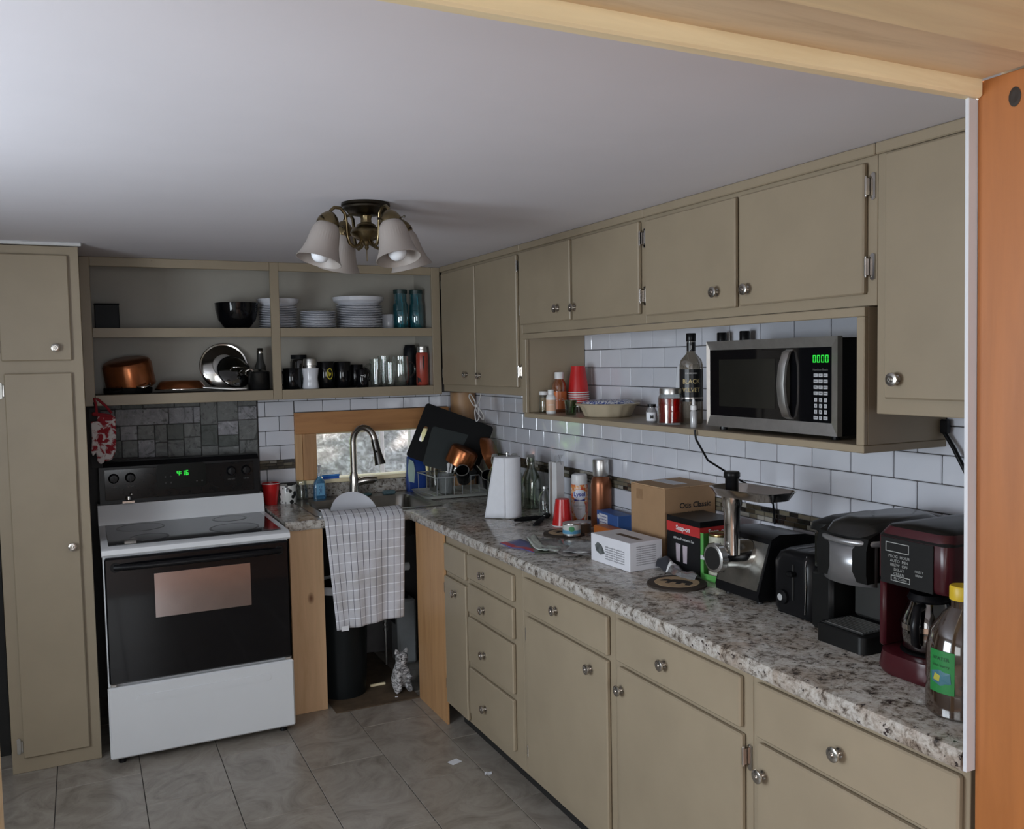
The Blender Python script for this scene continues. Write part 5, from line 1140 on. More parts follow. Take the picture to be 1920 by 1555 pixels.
# pouch
t = thing('plastic_pouch', 'crumpled clear plastic pouch with a dark end lying in front of the boxes', 'pouch', (1.778, 2.412, C0 + .0035))
def pouch(u, v):
    y = .085 - .215 * u; w_ = .016 + .014 * math.sin(u * PI * .9); q = 2 * v - 1
    return (w_ * q + .006 * math.sin(u * 6), y, .003 + (.030 + .014 * math.sin(u * 9)) * (1 - q * q) * (1 - .6 * u) + .004 * math.sin(u * 17 + v * 9))
o = MB().grid(22, 9, pouch).build('pouch_film', clear('cloudy_film', (.7, .7, .7), .3, .15, .55, (.30, .30, .31)), t, 60)
o = MB().grid(9, 9, lambda u, v: tuple(Vector(pouch(u * .30, v)) + Vector((0, .004, .0015)))).build('dark_end', plain('dark_foil', (.035, .037, .045), .3, .3), t, 60)
o = MB().grid(4, 9, lambda u, v: tuple(Vector(pouch(.30 + u * .06, v)) + Vector((0, .002, .002)))).build('white_band', WHITE, t, 60)
# carton of tins
t = thing('tin_carton', 'open green and white carton of stacked tins beside the meat grinder', 'carton', (1.862, 2.275, C0), rz=.12)
GN = plain('carton_green', (.10, .36, .08), .45)
MB().box(-.050, -.048, -.042, .042, 0, .022).box(-.050, -.048, .028, .042, .022, .155).box(-.050, -.048, -.042, .028, .068, .088).box(-.050, .045, -.042, -.040, 0, .022).box(-.050, .045, -.042, -.040, .068, .088).box(-.050, .045, .040, .042, 0, .15).build('carton_card', GN, t)
MB().box(-.0515, -.0502, -.040, .040, .068, .082).build('carton_stripe', plain('carton_white', (.62, .62, .63), .6), t)
def small_tin(label, x, y, z):
    q = thing('food_tin', label, 'tin', (x, y, z), group='gold-topped tins')
    MB().lathe([(.0001, 0), (.036, 0), (.037, .003), (.036, .006), (.036, .058), (.037, .061), (.036, .064), (.033, .062), (.0001, .0615)], n=28).build('tin_body', plain('gold_tin', (.42, .31, .14), .25, .9), q, 40)
    a = CAMD(x, y); band(.0366, .0366, .008, .056, a - 2.6, a + 2.6, 26).build('label', plain('cream_label', (.46, .45, .36), .5, var=.25, scale=50), q)
    patch([(-.008, -.01), (0, .012), (.008, -.01)], .0366, a, .03, INK, q, 'label_print')
small_tin('lower gold-topped tin inside the green carton', 1.860, 2.277, C0 + .001)
small_tin('upper gold-topped tin inside the green carton', 1.862, 2.277, C0 + .0895)
small_tin('gold-topped tin by the tiles behind the grinder, left one', 2.025, 2.345, C0)
small_tin('gold-topped tin by the tiles behind the grinder, right one', 2.030, 2.262, C0)
small_tin('gold-topped tin stacked on the left tin by the tiles', 2.025, 2.345, C0 + .0645)
small_tin('gold-topped tin stacked on the right tin by the tiles', 2.030, 2.262, C0 + .0645)
# ================================================================== meat grinder
t = thing('meat_grinder', 'chrome and black electric meat grinder with a tray on top', 'meat grinder', (1.88, 2.06, C0))
for x in (1.78, 2.01):
    for y in (1.995, 2.135): MB().cyl((x, y, C0), (x, y, C0 + .0118), .010, n=12).build('foot', BLACK, t, world=True)
MB().prism([(1.752, C0 + .012), (1.748, C0 + .03), (1.800, 1.122), (1.83, 1.134), (1.93, 1.128), (2.02, 1.105), (2.045, 1.07), (2.05, C0 + .012)], 1.968, 2.162, 'Y').build('housing', BLACK, t, 40, True)
MB().prism([(1.7512, C0 + .042), (1.7485, C0 + .043), (1.7945, 1.108), (1.7975, 1.108)], 1.976, 2.154, 'Y').build('front_plate', plain('brushed_plate', (.42, .42, .40), .28, 1, var=.25, scale=18), t, None, True)
hz = 1.066; hy = 2.062
MB().tube([(1.80, hy, hz), (1.752, hy, hz), (1.735, hy, hz), (1.70, hy, hz), (1.668, hy, hz)], [.046, .044, .036, .034, .034], 28).build('grinder_head', CHROME, t, 40, True)
rg = MB().tube([(1.682, hy, hz), (1.680, hy, hz), (1.660, hy, hz), (1.658, hy, hz)], [.039, .043, .043, .040], 24).build('ring_nut', STEEL, t, 40, True)
MB().tube([(1.6578, hy, hz), (1.6555, hy, hz)], [.034, .034], 24).build('grinding_plate', plain('dark_plate', (.10, .10, .10), .3, .9), rg, 40, True)
for k in range(6): MB().tube([(1.66, hy + .040 * math.cos(k * PI / 3), hz + .040 * math.sin(k * PI / 3)), (1.68, hy + .040 * math.cos(k * PI / 3), hz + .040 * math.sin(k * PI / 3))], .007, 8).build('grip_lug', CHROME, rg, 40, True)
MB().tube([(1.716, hy - .018, hz + .01), (1.716, hy - .018, 1.15), (1.716, hy - .018, 1.215), (1.716, hy - .018, 1.222), (1.716, hy - .018, 1.252)], [.0235, .0235, .0245, .029, .031], 24).build('feed_tube', CHROME, t, 40, True)
tr = loft([(rrect(-.060, .050, -.155, .080, .04), 0), (rrect(-.074, .064, -.170, .094, .05), .022), (rrect(-.078, .068, -.174, .098, .05), .026), (rrect(-.074, .064, -.170, .094, .05), .0255), (rrect(-.059, .049, -.153, .078, .04), .003)])
tr.v = [(x + 1.735, y + 2.012, z + 1.252 + .06 * (-(y) if y < -.05 else 0) * .4) for (x, y, z) in tr.v]
tr.build('hopper_tray', CHROME, t, 40, True)
MB().lathe([(.0001, 0), (.0195, 0), (.0195, .048), (.024, .054), (.024, .066), (.021, .070), (.0001, .071)], c=(1.716, hy - .018, 1.2535), n=24).build('pusher', BLACK, t, 40, True)
text('POWER', .010, INKW, t, (1.90, 1.9675, 1.045), '-Y')
# ================================================================== toaster
t = thing('toaster', 'black two-slot toaster end-on between the grinder and the coffee brewer', 'toaster', (1.89, 1.845, C0))
TB = loft([(rrect(1.762, 2.02, 1.770, 1.920, .03), C0 + .006), (rrect(1.756, 2.026, 1.764, 1.926, .035), C0 + .02), (rrect(1.756, 2.026, 1.764, 1.926, .035), C0 + .15), (rrect(1.764, 2.018, 1.772, 1.918, .04), C0 + .174), (rrect(1.785, 1.997, 1.790, 1.900, .03), C0 + .184)])
tb = TB.build('toaster_body', BLACK, t, 50, True)
MB().box(1.77, 2.01, 1.78, 1.91, C0, C0 + .0058).build('base', BLACKM, t, world=True)
for y in (1.815, 1.862): MB().box(1.80, 1.985, y, y + .014, C0 + .1842, C0 + .1850).build('slot', plain('slot_steel', (.16, .16, .16), .4, .6), tb, None, True)
MB().tube([(1.7552, 1.790, C0 + .02), (1.7552, 1.786, C0 + .10), (1.7570, 1.790, C0 + .152), (1.772, 1.800, C0 + .178)], .0016, 6).build('edge_trim', CHROME, tb, None, True)
MB().box(1.7535, 1.7562, 1.832, 1.838, C0 + .05, C0 + .15).build('lever_slot', DARKW, tb, None, True)
MB().box(1.735, 1.7558, 1.822, 1.848, C0 + .118, C0 + .132, .004).build('lever', BLACKM, tb, None, True)
kn_ = MB().lathe([(.021, 0), (.020, .008), (.015, .012), (.0001, .0125)], n=22).xf(Matrix.Translation((1.7556, 1.872, C0 + .052)) @ Matrix.Rotation(-PI / 2, 4, 'Y')).build('dial', BLACKM, tb, 40, True)
MB().lathe([(.0001, .0128), (.0095, .0127), (.0100, .0105)], n=18, cap=False).xf(Matrix.Translation((1.7556, 1.874, C0 + .052)) @ Matrix.Rotation(-PI / 2, 4, 'Y')).build('dial_centre', plain('dial_grey', (.40, .40, .40), .4), kn_, 40, True)
# ================================================================== pod coffee brewer
t = thing('coffee_brewer', 'black and silver single-cup coffee brewer with a water tank', 'coffee maker', (1.84, 1.60, C0))
BK = plain('brewer_black', (.007, .007, .007), .38, **{'Specular IOR Level': .25})
loft([(rrect(1.672, 1.99, 1.512, 1.672, .02), C0), (rrect(1.672, 1.99, 1.512, 1.672, .02), C0 + .042), (rrect(1.676, 1.986, 1.516, 1.668, .02), C0 + .046)]).build('base', BK, t, 40, True)
gt = MB().box(1.684, 1.785, 1.524, 1.660, C0 + .0462, C0 + .0482).build('drip_tray', plain('tray_grey', (.05, .05, .05), .3, .5), t, world=True)
for k in range(9): MB().box(1.690 + k * .0105, 1.695 + k * .0105, 1.532, 1.652, C0 + .0483, C0 + .0500).build('grate_slat', STEEL, gt, None, True)
MB().box(1.80, 1.985, 1.518, 1.664, C0 + .0465, C0 + .20, .008).build('column', plain('column_grey', (.05, .05, .048), .35, .3), t, None, True)
hdp = [(1.680, C0 + .175), (1.676, C0 + .20), (1.676, C0 + .255), (1.684, C0 + .285), (1.72, C0 + .298), (1.99, C0 + .30), (1.99, C0 + .2005), (1.80, C0 + .2005), (1.795, C0 + .175)]
MB().prism(hdp, 1.510, 1.668, 'Y').build('brew_head', BK, t, 40, True)
fc = MB().grid(17, 2, lambda u, v: (1.712 - .040 * math.sin(u * PI) ** .6, 1.508 + .162 * u, C0 + .165 + .100 * v)); o = fc.build('silver_front', plain('silver_plastic', (.30, .30, .31), .3, .7), t, 60, True); solid(o, .004, 0)
sr = [(1.722 - .052 * math.sin(PI * i / 14) ** .5, 1.500 + .178 * i / 14, C0 + .272) for i in range(15)] + [(1.86, 1.676, C0 + .306), (1.98, 1.66, C0 + .306), (1.98, 1.52, C0 + .306), (1.86, 1.503, C0 + .306)]
MB().tube(sr, .008, 8, closed=True).build('silver_handle', plain('silver_plastic', (.30, .30, .31), .3, .7), t, 60, True)
lidp = loft([(rrect(1.675, 1.99, 1.508, 1.670, .06), C0 + .285), (rrect(1.69, 1.985, 1.515, 1.663, .06), C0 + .308), (rrect(1.73, 1.95, 1.535, 1.645, .05), C0 + .322)]).build('lid', plain('lid_black', (.016, .016, .016), .25), t, 50, True)
text('+', .016, plain('grey_print2', (.2, .2, .2), .4), t, (1.79, 1.59, C0 + .3224), '+Z')
MB().box(1.735, 1.98, 1.676, 1.752, C0, C0 + .16, .01).build('tank_base', BK, t, 40, True)
MB().box(1.738, 1.978, 1.679, 1.749, C0 + .161, C0 + .27, .012).build('water_tank', clear('smoky_tank', (.42, .43, .38), .3, .05, .25, (.06, .06, .05)), t, 40, True)
loft([(rrect(1.725, 1.99, 1.672, 1.758, .03), C0 + .2702), (rrect(1.730, 1.985, 1.674, 1.755, .03), C0 + .288), (rrect(1.78, 1.94, 1.676, 1.735, .02), C0 + .302)]).build('tank_lid', BK, t, 50, True)
# ================================================================== drip coffee maker
t = thing('coffee_maker', 'dark red and black drip coffee maker with a glass carafe', 'coffee maker', (1.79, 1.355, C0))
DR = plain('dark_red_plastic', (.050, .0065, .010), .28); CB = plain('coffee_black', (.008, .008, .008), .35, **{'Specular IOR Level': .25})
loft([(rrect(1.628, 1.935, 1.268, 1.452, .06), C0), (rrect(1.622, 1.94, 1.264, 1.456, .06), C0 + .012), (rrect(1.628, 1.935, 1.268, 1.452, .06), C0 + .048), (rrect(1.64, 1.92, 1.28, 1.44, .05), C0 + .052)]).build('base', DR, t, 40, True)
MB().lathe([(.0001, .0525), (.058, .0525), (.060, .056), (.0001, .0562)], c=(1.708, 1.36, C0), n=30).build('warming_plate', BLACKM, t, 40, True)
MB().box(1.80, 1.935, 1.270, 1.452, C0 + .0525, C0 + .205, .012).build('column', CB, t, 40, True)
MB().box(1.655, 1.80, 1.436, 1.455, C0 + .05, C0 + .21, .006).build('side_cheek', DR, t, 40, True)
loft([(rrect(1.655, 1.938, 1.268, 1.454, .02), C0 + .2055), (rrect(1.648, 1.94, 1.264, 1.457, .022), C0 + .215), (rrect(1.648, 1.94, 1.264, 1.457, .022), C0 + .312), (rrect(1.660, 1.93, 1.275, 1.445, .03), C0 + .335)]).build('head', DR, t, 40, True)
loft([(rrect(1.648, 1.94, 1.264, 1.457, .022), C0 + .3125), (rrect(1.662, 1.928, 1.277, 1.443, .03), C0 + .337), (rrect(1.70, 1.89, 1.31, 1.41, .03), C0 + .342)]).build('lid', CB, t, 50, True)
pn = MB().box(1.6445, 1.6478, 1.300, 1.440, C0 + .205, C0 + .312, .001).build('control_panel', plain('panel_charcoal', (.014, .014, .014), .4, **{'Specular IOR Level': .2}), t, None, True)
def outline(parent, y0, y1, z0, z1, x, w_=.0018):
    MB().box(x, x + .0006, y0, y1, z0, z0 + w_).box(x, x + .0006, y0, y1, z1 - w_, z1).box(x, x + .0006, y0, y0 + w_, z0 + w_, z1 - w_).box(x, x + .0006, y1 - w_, y1, z0 + w_, z1 - w_).build('display_frame', plain('pale_print', (.32, .33, .32), .5), parent, None, True)
outline(pn, 1.362, 1.425, C0 + .280, C0 + .302, 1.6436); outline(pn, 1.358, 1.410, C0 + .214, C0 + .227, 1.6436)
PP = plain('pale_print', (.32, .33, .32), .5)
for k, s in enumerate(('PROG  HOUR', 'AUTO  MIN', 'BREW  OFF', 'DELAY', 'CLEAN')): text(s, .0095, PP, pn, (1.6438, 1.388, C0 + .270 - k * .0098), '-X')
text('Mr.Coffee', .0085, PP, pn, (1.6434, 1.384, C0 + .2205), '-X'); text('SELECT', .007, PP, pn, (1.6438, 1.335, C0 + .247), '-X'); text('BREW', .007, PP, pn, (1.6438, 1.335, C0 + .238), '-X')
ca = MB().lathe([(.0001, .0565), (.050, .0565), (.056, .064), (.060, .095), (.057, .130), (.046, .158), (.042, .17), (.040, .17), (.044, .157), (.055, .13), (.058, .095), (.054, .066), (.0001, .060)], c=(1.708, 1.36, C0), n=32, cap=False).build('carafe', clear('carafe_glass', (.55, .55, .53), .35), t, 40, True)
MB().lathe([(.0575, .108), (.0605, .108), (.0605, .120), (.0575, .120)], c=(1.708, 1.36, C0), n=32, cap=False).build('carafe_band', CHROME, ca, 40, True)
MB().lathe([(.043, .1705), (.046, .176), (.040, .188), (.0001, .190)], c=(1.708, 1.36, C0), n=28).build('carafe_lid', BLACK, ca, 40, True)
MB().tube([(1.668, 1.345, C0 + .165), (1.640, 1.335, C0 + .165), (1.626, 1.330, C0 + .13), (1.630, 1.331, C0 + .09), (1.650, 1.338, C0 + .078)], [.009, .010, .010, .009, .006], 10).build('carafe_handle', BLACK, ca, 60, True)
# ================================================================== juice jug
t = thing('juice_jug', 'clear brown juice jug with a yellow cap and green label at the counter end', 'jug', (1.580, 1.180, C0))
MB().lathe([(.0001, 0), (.060, 0), (.066, .006), (.066, .05), (.063, .06), (.066, .07), (.066, .135), (.058, .170), (.034, .205), (.021, .217), (.021, .232), (.0001, .232)], n=36).build('jug_body', clear('brown_jug', (.42, .36, .30), .25, .08, .45, (.075, .045, .03)), t, 40)
MB().lathe([(.0001, .004), (.062, .008), (.0625, .048), (.0001, .048)], n=30).build('juice', plain('dark_juice', (.06, .018, .012), .2), t, 40)
MB().lathe([(.0235, .2325), (.024, .235), (.024, .258), (.022, .261), (.0001, .261)], n=30).build('cap', plain('yellow_cap', (.62, .42, .02), .4), t, 40)
a = CAMD(1.580, 1.180) - .50
band(.0666, .0666, .052, .138, a - .50, a + .32, 14).build('label', plain('green_label', (.014, .19, .04), .45), t)
wrap_text('WATER', .0105, plain('dark_green_print', (.01, .06, .02), .5), t, .067, a - .1, .122); wrap_text('kiwi berry', .009, plain('dark_green_print', (.01, .06, .02), .5), t, .067, a - .1, .108)
patch([(-.020, -.012), (.0, -.018), (.022, -.010), (.02, .010), (-.004, .014), (-.022, .008)], .0668, a - .1, .085, plain('blue_fruit', (.04, .14, .18), .5), t, 'fruit_picture'); patch([(-.008, -.006), (.006, -.008), (.008, .005), (-.004, .008)], .0671, a - .22, .083, plain('yellow_fruit', (.40, .38, .05), .5), t, 'fruit_picture')
# ================================================================== dish corner
t = thing('drain_tray', 'pale sloping drainboard tray under the dish rack', 'tray', (1.86, 4.53, C0 + .0042), rz=-.10)
loft([(rrect(-.225, .180, -.175, .125, .04), .0), (rrect(-.235, .190, -.185, .135, .045), .016), (rrect(-.241, .196, -.191, .141, .045), .018), (rrect(-.234, .189, -.184, .134, .045), .0165), (rrect(-.22, .175, -.17, .12, .04), .004)]).build('tray_body', plain('tray_beige', (.40, .41, .38), .35), t, 40)
t = thing('dish_rack', 'white wire dish rack crowded with boards and pans', 'dish rack', (1.875, 4.53, C0 + .0085))
WR = plain('white_wire', (.30, .31, .32), .35)
def loop_(z, e=0): return [(-.19 - e, -.135 - e, z), (.155 + e, -.135 - e, z), (.155 + e, .15 + e, z), (-.19 - e, .15 + e, z)]
MB().tube(loop_(.003), .0028, 6, closed=True).build('bottom_rail', WR, t); MB().tube(loop_(.105, .006), .0034, 6, closed=True).build('top_rail', WR, t)
for k in range(8):
    x = -.19 + .345 * k / 7; MB().tube([(x, -.141, .105), (x, -.135, .003), (x, .15, .003), (x, .156, .105)], .0019, 6).build('wire', WR, t)
def board(name, label, TLc, TRc, BLc, th, mat, hole=None, rc=.018):
    TLc, TRc, BLc = Vector(TLc), Vector(TRc), Vector(BLc); e1 = TRc - TLc; W_ = e1.length; e1.normalize(); e2 = BLc - TLc; e2 = e2 - e2.dot(e1) * e1; Hh = e2.length; e2.normalize(); n = e1.cross(e2).normalized()
    outer = rrect(0, W_, 0, Hh, rc, 5)
    mb = MB()
    if hole:
        inner = rrect(*hole, min(hole[1] - hole[0], hole[3] - hole[2]) * .48, 5); N = len(outer)
        # split the face in a ring of quads between matching outline points
        vs = []; fs = []
        for k in (0, th):
            vs += [(x, y, k) for x, y in outer] + [(x, y, k) for x, y in inner]
        M2 = 2 * N
        for i in range(N):
            j = (i + 1) % N
            fs += [(i, j, N + j, N + i), (M2 + i, M2 + j, M2 + N + j, M2 + N + i), (i, j, M2 + j, M2 + i), (N + i, N + j, M2 + N + j, M2 + N + i)]
        mb.add(vs, fs)
    else: mb.prism(outer, 0, th, 'Z')
    base = Vector((TLc.x, TLc.y, C0))
    mb.v = [tuple(TLc + e1 * x + e2 * y + n * z) for (x, y, z) in mb.v]
    return tag(mb.build(name, mat), label, 'cutting board')
board('cutting_board', 'large black cutting board with a handle hole leaning in the dish rack', (1.722, 4.62, 1.440), (2.040, 4.42, 1.298), (1.583, 4.62, 1.154), .009, BLACKM, (.035, .060, .125, .215))
board('cutting_board', 'smaller charcoal green cutting board in front of the black one', (1.733, 4.565, 1.312), (1.985, 4.44, 1.236), (1.637, 4.565, 1.108), .008, plain('charcoal_green', (.014, .019, .019), .5, **{'Specular IOR Level': .2}))
t = thing('saucepan', 'copper saucepan upside down in the dish rack', 'pot', (1.806, 4.375, 1.112), rz=.3)
mtx = Matrix.Rotation(math.radians(16), 4, 'Y') @ Matrix.Rotation(math.radians(20), 4, 'X')
MB().lathe([(.0001, .095), (.062, .095), (.074, .088), (.078, .075), (.080, .0), (.077, .0), (.075, .075), (.0001, .09)], n=34, cap=False).xf(mtx).build('pot_body', COPPER, t, 40)
MB().tube([(.075, -.03, .02), (.11, -.06, .0), (.17, -.10, -.035), (.20, -.12, -.06)], [.006, .009, .010, .008], 10).xf(mtx).build('handle', BLACKM, t, 60)
t = thing('frying_pan', 'copper frying pan standing on edge at the right of the dish rack', 'pan', (1.975, 4.375, 1.155))
mtx = Matrix.Rotation(math.radians(-38), 4, 'Z') @ Matrix.Rotation(math.radians(72), 4, 'Y')
MB().lathe([(.0001, .044), (.072, .044), (.086, .034), (.100, .0), (.097, .0), (.083, .031), (.0001, .039)], n=36, cap=False).xf(mtx).build('pan_body', COPPER, t, 40)
MB().lathe([(.0001, .0385), (.070, .0385), (.082, .030)], n=34, cap=False).xf(mtx).build('pan_coating', BLACKM, t, 40)
def tilted_mug(label, x, y, z, r, h, rot):
    t = thing('mug', label, 'mug', (x, y, z)); M_ = Euler(rot).to_matrix().to_4x4()
    MB().lathe([(.0001, 0), (r * .93, 0), (r, .006), (r, h), (r - .004, h), (r - .004, .008), (.0001, .008)], n=26, cap=False).xf(M_).build('mug_body', BG, t, 40)
    MB().tube([((r - .002) * math.cos(k * PI / 14), (r - .002) * math.sin(k * PI / 14), h) for k in range(28)], .0022, 6, closed=True).xf(M_).build('rim', plain('rim_grey', (.16, .15, .14), .3), t, 60)
    MB().tube([(0, r - .004 + h * .3 * math.cos(b_), h * .5 + h * .3 * math.sin(b_)) for b_ in [-PI / 2 + PI * i / 8 for i in range(9)]], .006, 8).xf(M_).build('handle', BG, t, 60)
tilted_mug('dark brown mug tipped towards the viewer in the dish rack', 1.790, 4.265, 1.040, .036, .090, (math.radians(48), 0, math.radians(-30)))
tilted_mug('black mug tipped forward beside the paper towels', 1.945, 4.28, 1.00, .038, .088, (math.radians(44), 0, math.radians(-32)))
t = thing('kitchen_tongs', 'black-handled kitchen utensil leaning in the dish rack', 'utensil', (1.935, 4.36, 1.0))
MB().tube([(-.05, -.03, .10), (-.01, -.05, .03), (.02, -.06, -.03)], [.006, .010, .008], 8).build('handle', BLACKM, t, 60); MB().tube([(-.03, .0, .10), (.02, -.03, .03), (.045, -.045, -.02)], [.004, .007, .006], 8).build('handle', STEEL, t, 60)
t = thing('drinking_glass', 'tall clear glass upside down at the left of the dish rack', 'glass', (1.762, 4.625, C0 + .014))
MB().lathe([(.032, 0), (.029, .15), (.0001, .152), (.0001, .144), (.0265, .143), (.030, 0)], n=26, cap=False).build('glass_body', clear('tumbler_glass', (.85, .87, .86), .35), t, 40)
t = thing('utensil_cup', 'cloudy plastic cup holding cutlery in the dish rack', 'cup', (1.775, 4.485, C0 + .014))
MB().lathe([(.0001, 0), (.034, 0), (.036, .003), (.044, .112), (.045, .114), (.042, .114), (.034, .006), (.0001, .006)], n=28, cap=False, rmod=lambda i: 1 + (.025 if i % 4 < 2 else 0)).build('cup_body', clear('cloudy_plastic', (.75, .77, .77), .3, .1, .45, (.38, .40, .40)), t, 40)
def utensil(label, dx, dy, top, r, mat, bowl=True):
    t = thing('cutlery', label, 'cutlery', (1.775, 4.485, C0 + .022))
    p = [(0, 0, 0), (dx * .5, dy * .5, top * .5), (dx, dy, top)]
    MB().tube(p, [r * .7, r * .8, r], 8).build('handle', mat, t, 60)
    MB().tube([(dx * .86, dy * .86, top * .86), (dx, dy, top), (dx * 1.08, dy * 1.08, top * 1.06)], [r, r * 1.6, r * .8], 8).build('end', mat, t, 60)
utensil('white-handled knife in the utensil cup, left one', .012, -.012, .150, .007, WHITE); utensil('white-handled knife in the utensil cup, right one', .034, -.018, .165, .007, WHITE)
utensil('long steel spoon leaning out of the utensil cup', .085, -.01, .215, .005, CHROME); utensil('short steel fork in the utensil cup', .045, -.035, .13, .004, CHROME)
t = thing('detergent_pack', 'dark blue detergent pouch with a pale label behind the dish rack', 'pouch', (1.695, 4.755, C0))
loft([(rrect(-.055, .06, -.022, .022, .015), 0), (rrect(-.058, .062, -.026, .026, .015), .05), (rrect(-.055, .058, -.018, .018, .012), .15), (rrect(-.052, .055, -.005, .005, .004), .20)]).build('pouch_body', plain('navy_pouch', (.015, .05, .24), .35), t, 50)
MB().prism([(-.052, .06), (-.020, .05), (-.012, .12), (-.022, .17), (-.048, .19), (-.056, .12)], -.0285, -.0265, 'Y').build('label', plain('mint_label', (.45, .58, .52), .4), t)
# white cord bundle
t = thing('cord_bundle', 'white power cord tied in loops hanging below the corner wall cabinet', 'cord', (1.885, 4.31, 1.50))
WC = plain('white_cord', (.58, .56, .54), .5)
def ell(cx, cz, rx, rz_, tl, n=18): return [(cx + rx * math.cos(a) * math.cos(tl) - rz_ * math.sin(a) * math.sin(tl), .004 * math.sin(3 * a), cz + rx * math.cos(a) * math.sin(tl) + rz_ * math.sin(a) * math.cos(tl)) for a in [2 * PI * k / n for k in range(n)]]
MB().tube(ell(-.020, -.040, .010, .035, .42), .0032, 6, closed=True).build('loop', WC, t, 60); MB().tube(ell(.006, -.115, .012, .042, -.05), .0032, 6, closed=True).build('loop', WC, t, 60); MB().tube(ell(.022, -.110, .011, .045, .5), .0032, 6, closed=True).build('loop', WC, t, 60)
MB().tube([(.002, 0, -.075), (.022, .004, -.05), (.032, .006, -.02), (.034, .006, .004)], .0032, 6).build('lead', WC, t, 60); MB().cyl((.002, 0, -.082), (.006, 0, -.066), .009, n=10).build('tie', WC, t, 60)
# ================================================================== under the sink
t = thing('trash_can', 'tall black trash can under the sink with a white bag rim', 'trash can', (1.124, 4.315, 0))
MB().lathe([(.0001, 0), (.108, 0), (.114, .006), (.136, .555), (.138, .565), (.132, .565), (.109, .012), (.0001, .012)], n=44, cap=False).build('bin_body', plain('bin_black', (.007, .009, .010), .42, **{'Specular IOR Level': .25}), t, 40)
MB().lathe([(.1385, .535), (.142, .54), (.1435, .572), (.136, .575), (.13, .56)], n=44, cap=False, rmod=lambda i: 1 + .006 * math.sin(i * 1.7)).build('bag_rim', plain('bag_white', (.60, .61, .63), .5), t, 50)
# cat figurine
t = thing('cat_figurine', 'grey tabby cat figurine sitting on the floor under the sink', 'figurine', (1.388, 4.185, .0062))
mt, nt, out = _new('tabby_fur'); b = _bsdf(nt, out, .75); f = _noise(nt, _coords(nt, (1, 1, 2.6)), 40, 4, .65, 1.2)
nt.links.new(_ramp(nt, f, [(.42, (.07, .065, .065)), (.52, (.36, .35, .35)), (.62, (.62, .60, .60))]), b.inputs['Base Color']); TABBY = mt
sk = bpy.data.meshes.new('cat_body')
V = [(0, .012, .045), (0, .010, .085), (0, 0, .120), (0, -.006, .140), (0, -.012, .168), (-.030, -.004, .035), (-.034, -.035, .014), (-.034, -.050, .009), (.030, -.004, .035), (.034, -.035, .014), (.034, -.050, .009), (-.022, -.015, .090), (-.022, -.038, .045), (-.022, -.048, .012), (.024, -.015, .092), (.034, -.032, .075), (.040, -.042, .066), (0, .045, .025), (.03, .060, .016), (.055, .045, .014), (0, -.014, .186), (0, -.014, .204)]
Rr = [.050, .047, .038, .028, .035, .024, .016, .012, .024, .016, .012, .016, .012, .011, .016, .013, .012, .012, .010, .007, .036, .020]
Ed = [(0, 1), (1, 2), (2, 3), (3, 4), (0, 5), (5, 6), (6, 7), (0, 8), (8, 9), (9, 10), (2, 11), (11, 12), (12, 13), (2, 14), (14, 15), (15, 16), (0, 17), (17, 18), (18, 19), (4, 20), (20, 21)]
sk.from_pydata(V, Ed, []); sk.materials.append(TABBY)
co = bpy.data.objects.new('cat_body', sk); COL.objects.link(co); co.parent = t
sm = co.modifiers.new('skin', 'SKIN'); sm.use_smooth_shade = True
for i, q in enumerate(sk.skin_vertices[0].data): q.radius = (Rr[i], Rr[i])
sk.skin_vertices[0].data[0].use_root = True
sb = co.modifiers.new('smooth', 'SUBSURF'); sb.levels = 2; sb.render_levels = 2
for s in (-1, 1):
    e = MB().lathe([(.014, 0), (.010, .012), (.0001, .024)], n=10).xf(Matrix.Translation((.022 * s, -.010, .198)) @ Matrix.Rotation(.35 * s, 4, 'Y') @ Matrix.Diagonal((1, .5, 1, 1))); e.build('ear', TABBY, t, 60)
    MB().lathe([(.0001, -.004), (.004, 0), (.0001, .004)], n=10).xf(Matrix.Translation((.012 * s, -.0450, .174))).build('eye', BLACKG, t, 60)
MB().lathe([(.0001, -.012), (.012, -.007), (.015, 0), (.010, .008), (.0001, .011)], n=14).xf(Matrix.Translation((0, -.039, .157)) @ Matrix.Diagonal((1, .8, 1, 1))).build('muzzle', plain('white_fur', (.50, .48, .47), .7), t, 60)
MB().lathe([(.0001, -.003), (.004, 0), (.0001, .002)], n=8).xf(Matrix.Translation((0, -.0515, .160))).build('nose', INK, t, 60)
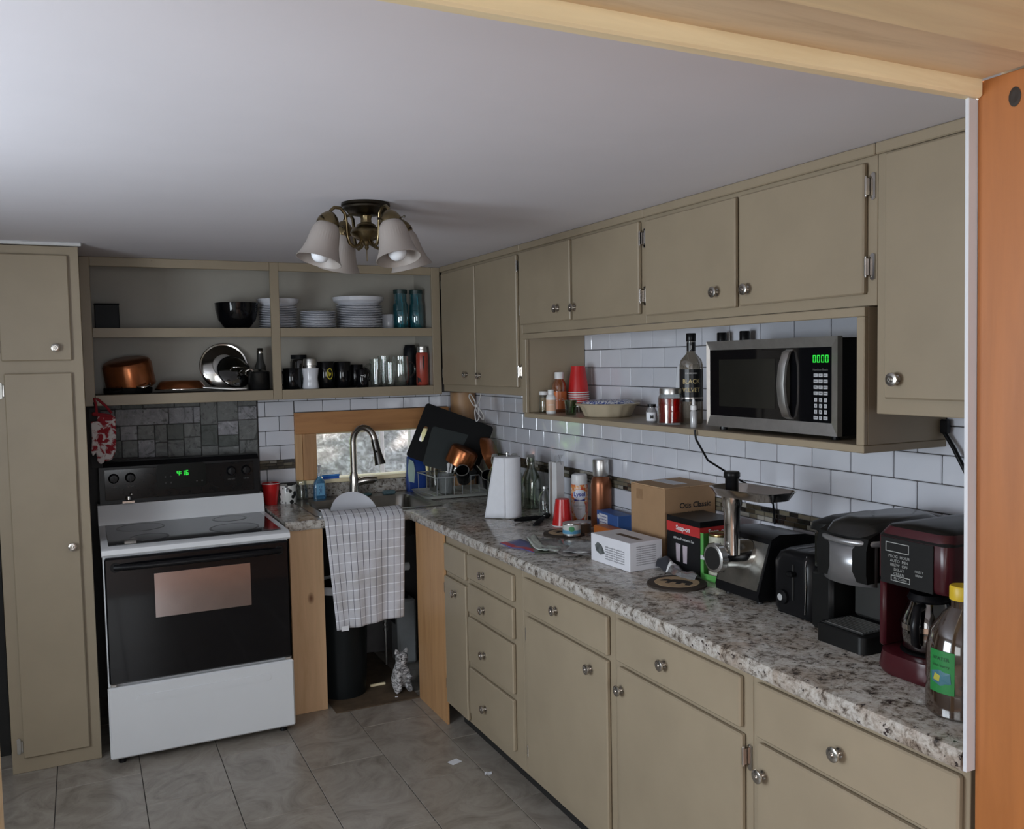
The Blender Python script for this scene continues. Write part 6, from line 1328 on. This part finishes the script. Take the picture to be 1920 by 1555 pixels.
# pipes and odds and ends
t = thing('drain_pipe', 'white plastic drain pipe under the sink', 'pipe', (1.41, 4.44, .555))
MB().cyl((-.09, 0, .03), (.12, 0, .02), .021, n=16).build('pipe_run', WHITE, t, 40); MB().tube([(-.09, 0, .03), (-.092, 0, .06), (-.09, -.01, .175)], .021, 14).build('tailpiece', WHITE, t, 60); MB().cyl((-.06, 0, .0285), (-.025, 0, .027), .028, n=16).build('slip_nut', WHITE, t, 40)
t = thing('water_valve', 'grey shut-off valve with a braided hose under the sink', 'valve', (1.436, 4.58, .20))
MB().cyl((0, 0, -.19), (0, 0, .0), .006, n=10).build('stub_pipe', STEEL, t, 40); MB().tube([(0, 0, 0), (0, 0, .05), (-.004, 0, .12), (-.012, .0, .24), (-.03, .02, .40)], .008, 10).build('braided_hose', plain('braided_grey', (.28, .28, .27), .45, .4, var=.3, scale=90), t, 60)
for z in (.0, .03, .10, .13): MB().cyl((-.002, 0, z), (-.002, 0, z + .014), .0125, n=12).build('nut', STEEL, t, 40)
t = thing('detergent_box', 'pale grey container with a dark label at the back under the sink', 'container', (1.555, 4.62, .0))
MB().box(-.055, .055, -.06, .06, 0, .36, .012).build('container_body', plain('pale_grey_plastic', (.34, .36, .37), .5), t); MB().box(-.0556, -.0550, -.02, .05, .22, .27).build('label', BLACK, t); MB().cyl((0, 0, .3601), (0, 0, .39), .025, n=18).build('cap', DG, t, 40)
for k, (x, y, r, s, lb) in enumerate([(1.325, 3.325, .3, .038, 'square white paper scrap on the floor by the drawer stack'), (1.405, 3.165, -.4, .022, 'small crumpled white scrap at the cabinet toe kick')]):
    o = MB().grid(5, 4, lambda u, v: (s * (u - .5) * 1.3, s * (v - .5), .0008 + .003 * k * math.sin(u * 5) ** 2)).build('paper_scrap', PAPER); o.location = (x, y, 0); o.rotation_euler = (0, 0, r); solid(o, .0006, 1); tag(o, lb, 'scrap')
tag(MB().tube([(1.33, 4.115, .0045), (1.337, 4.112, .0050), (1.344, 4.113, .0045)], .0042, 8).build('cat_treat', PAPER, None, 60), 'tiny white crumb on the floor in front of the cat figurine', 'crumb')
tag(MB().box(1.26, 1.34, 4.30, 4.312, .0065, .0185, .002).build('wood_strip', PINEL), 'short pale stick lying beside the trash can', 'stick')
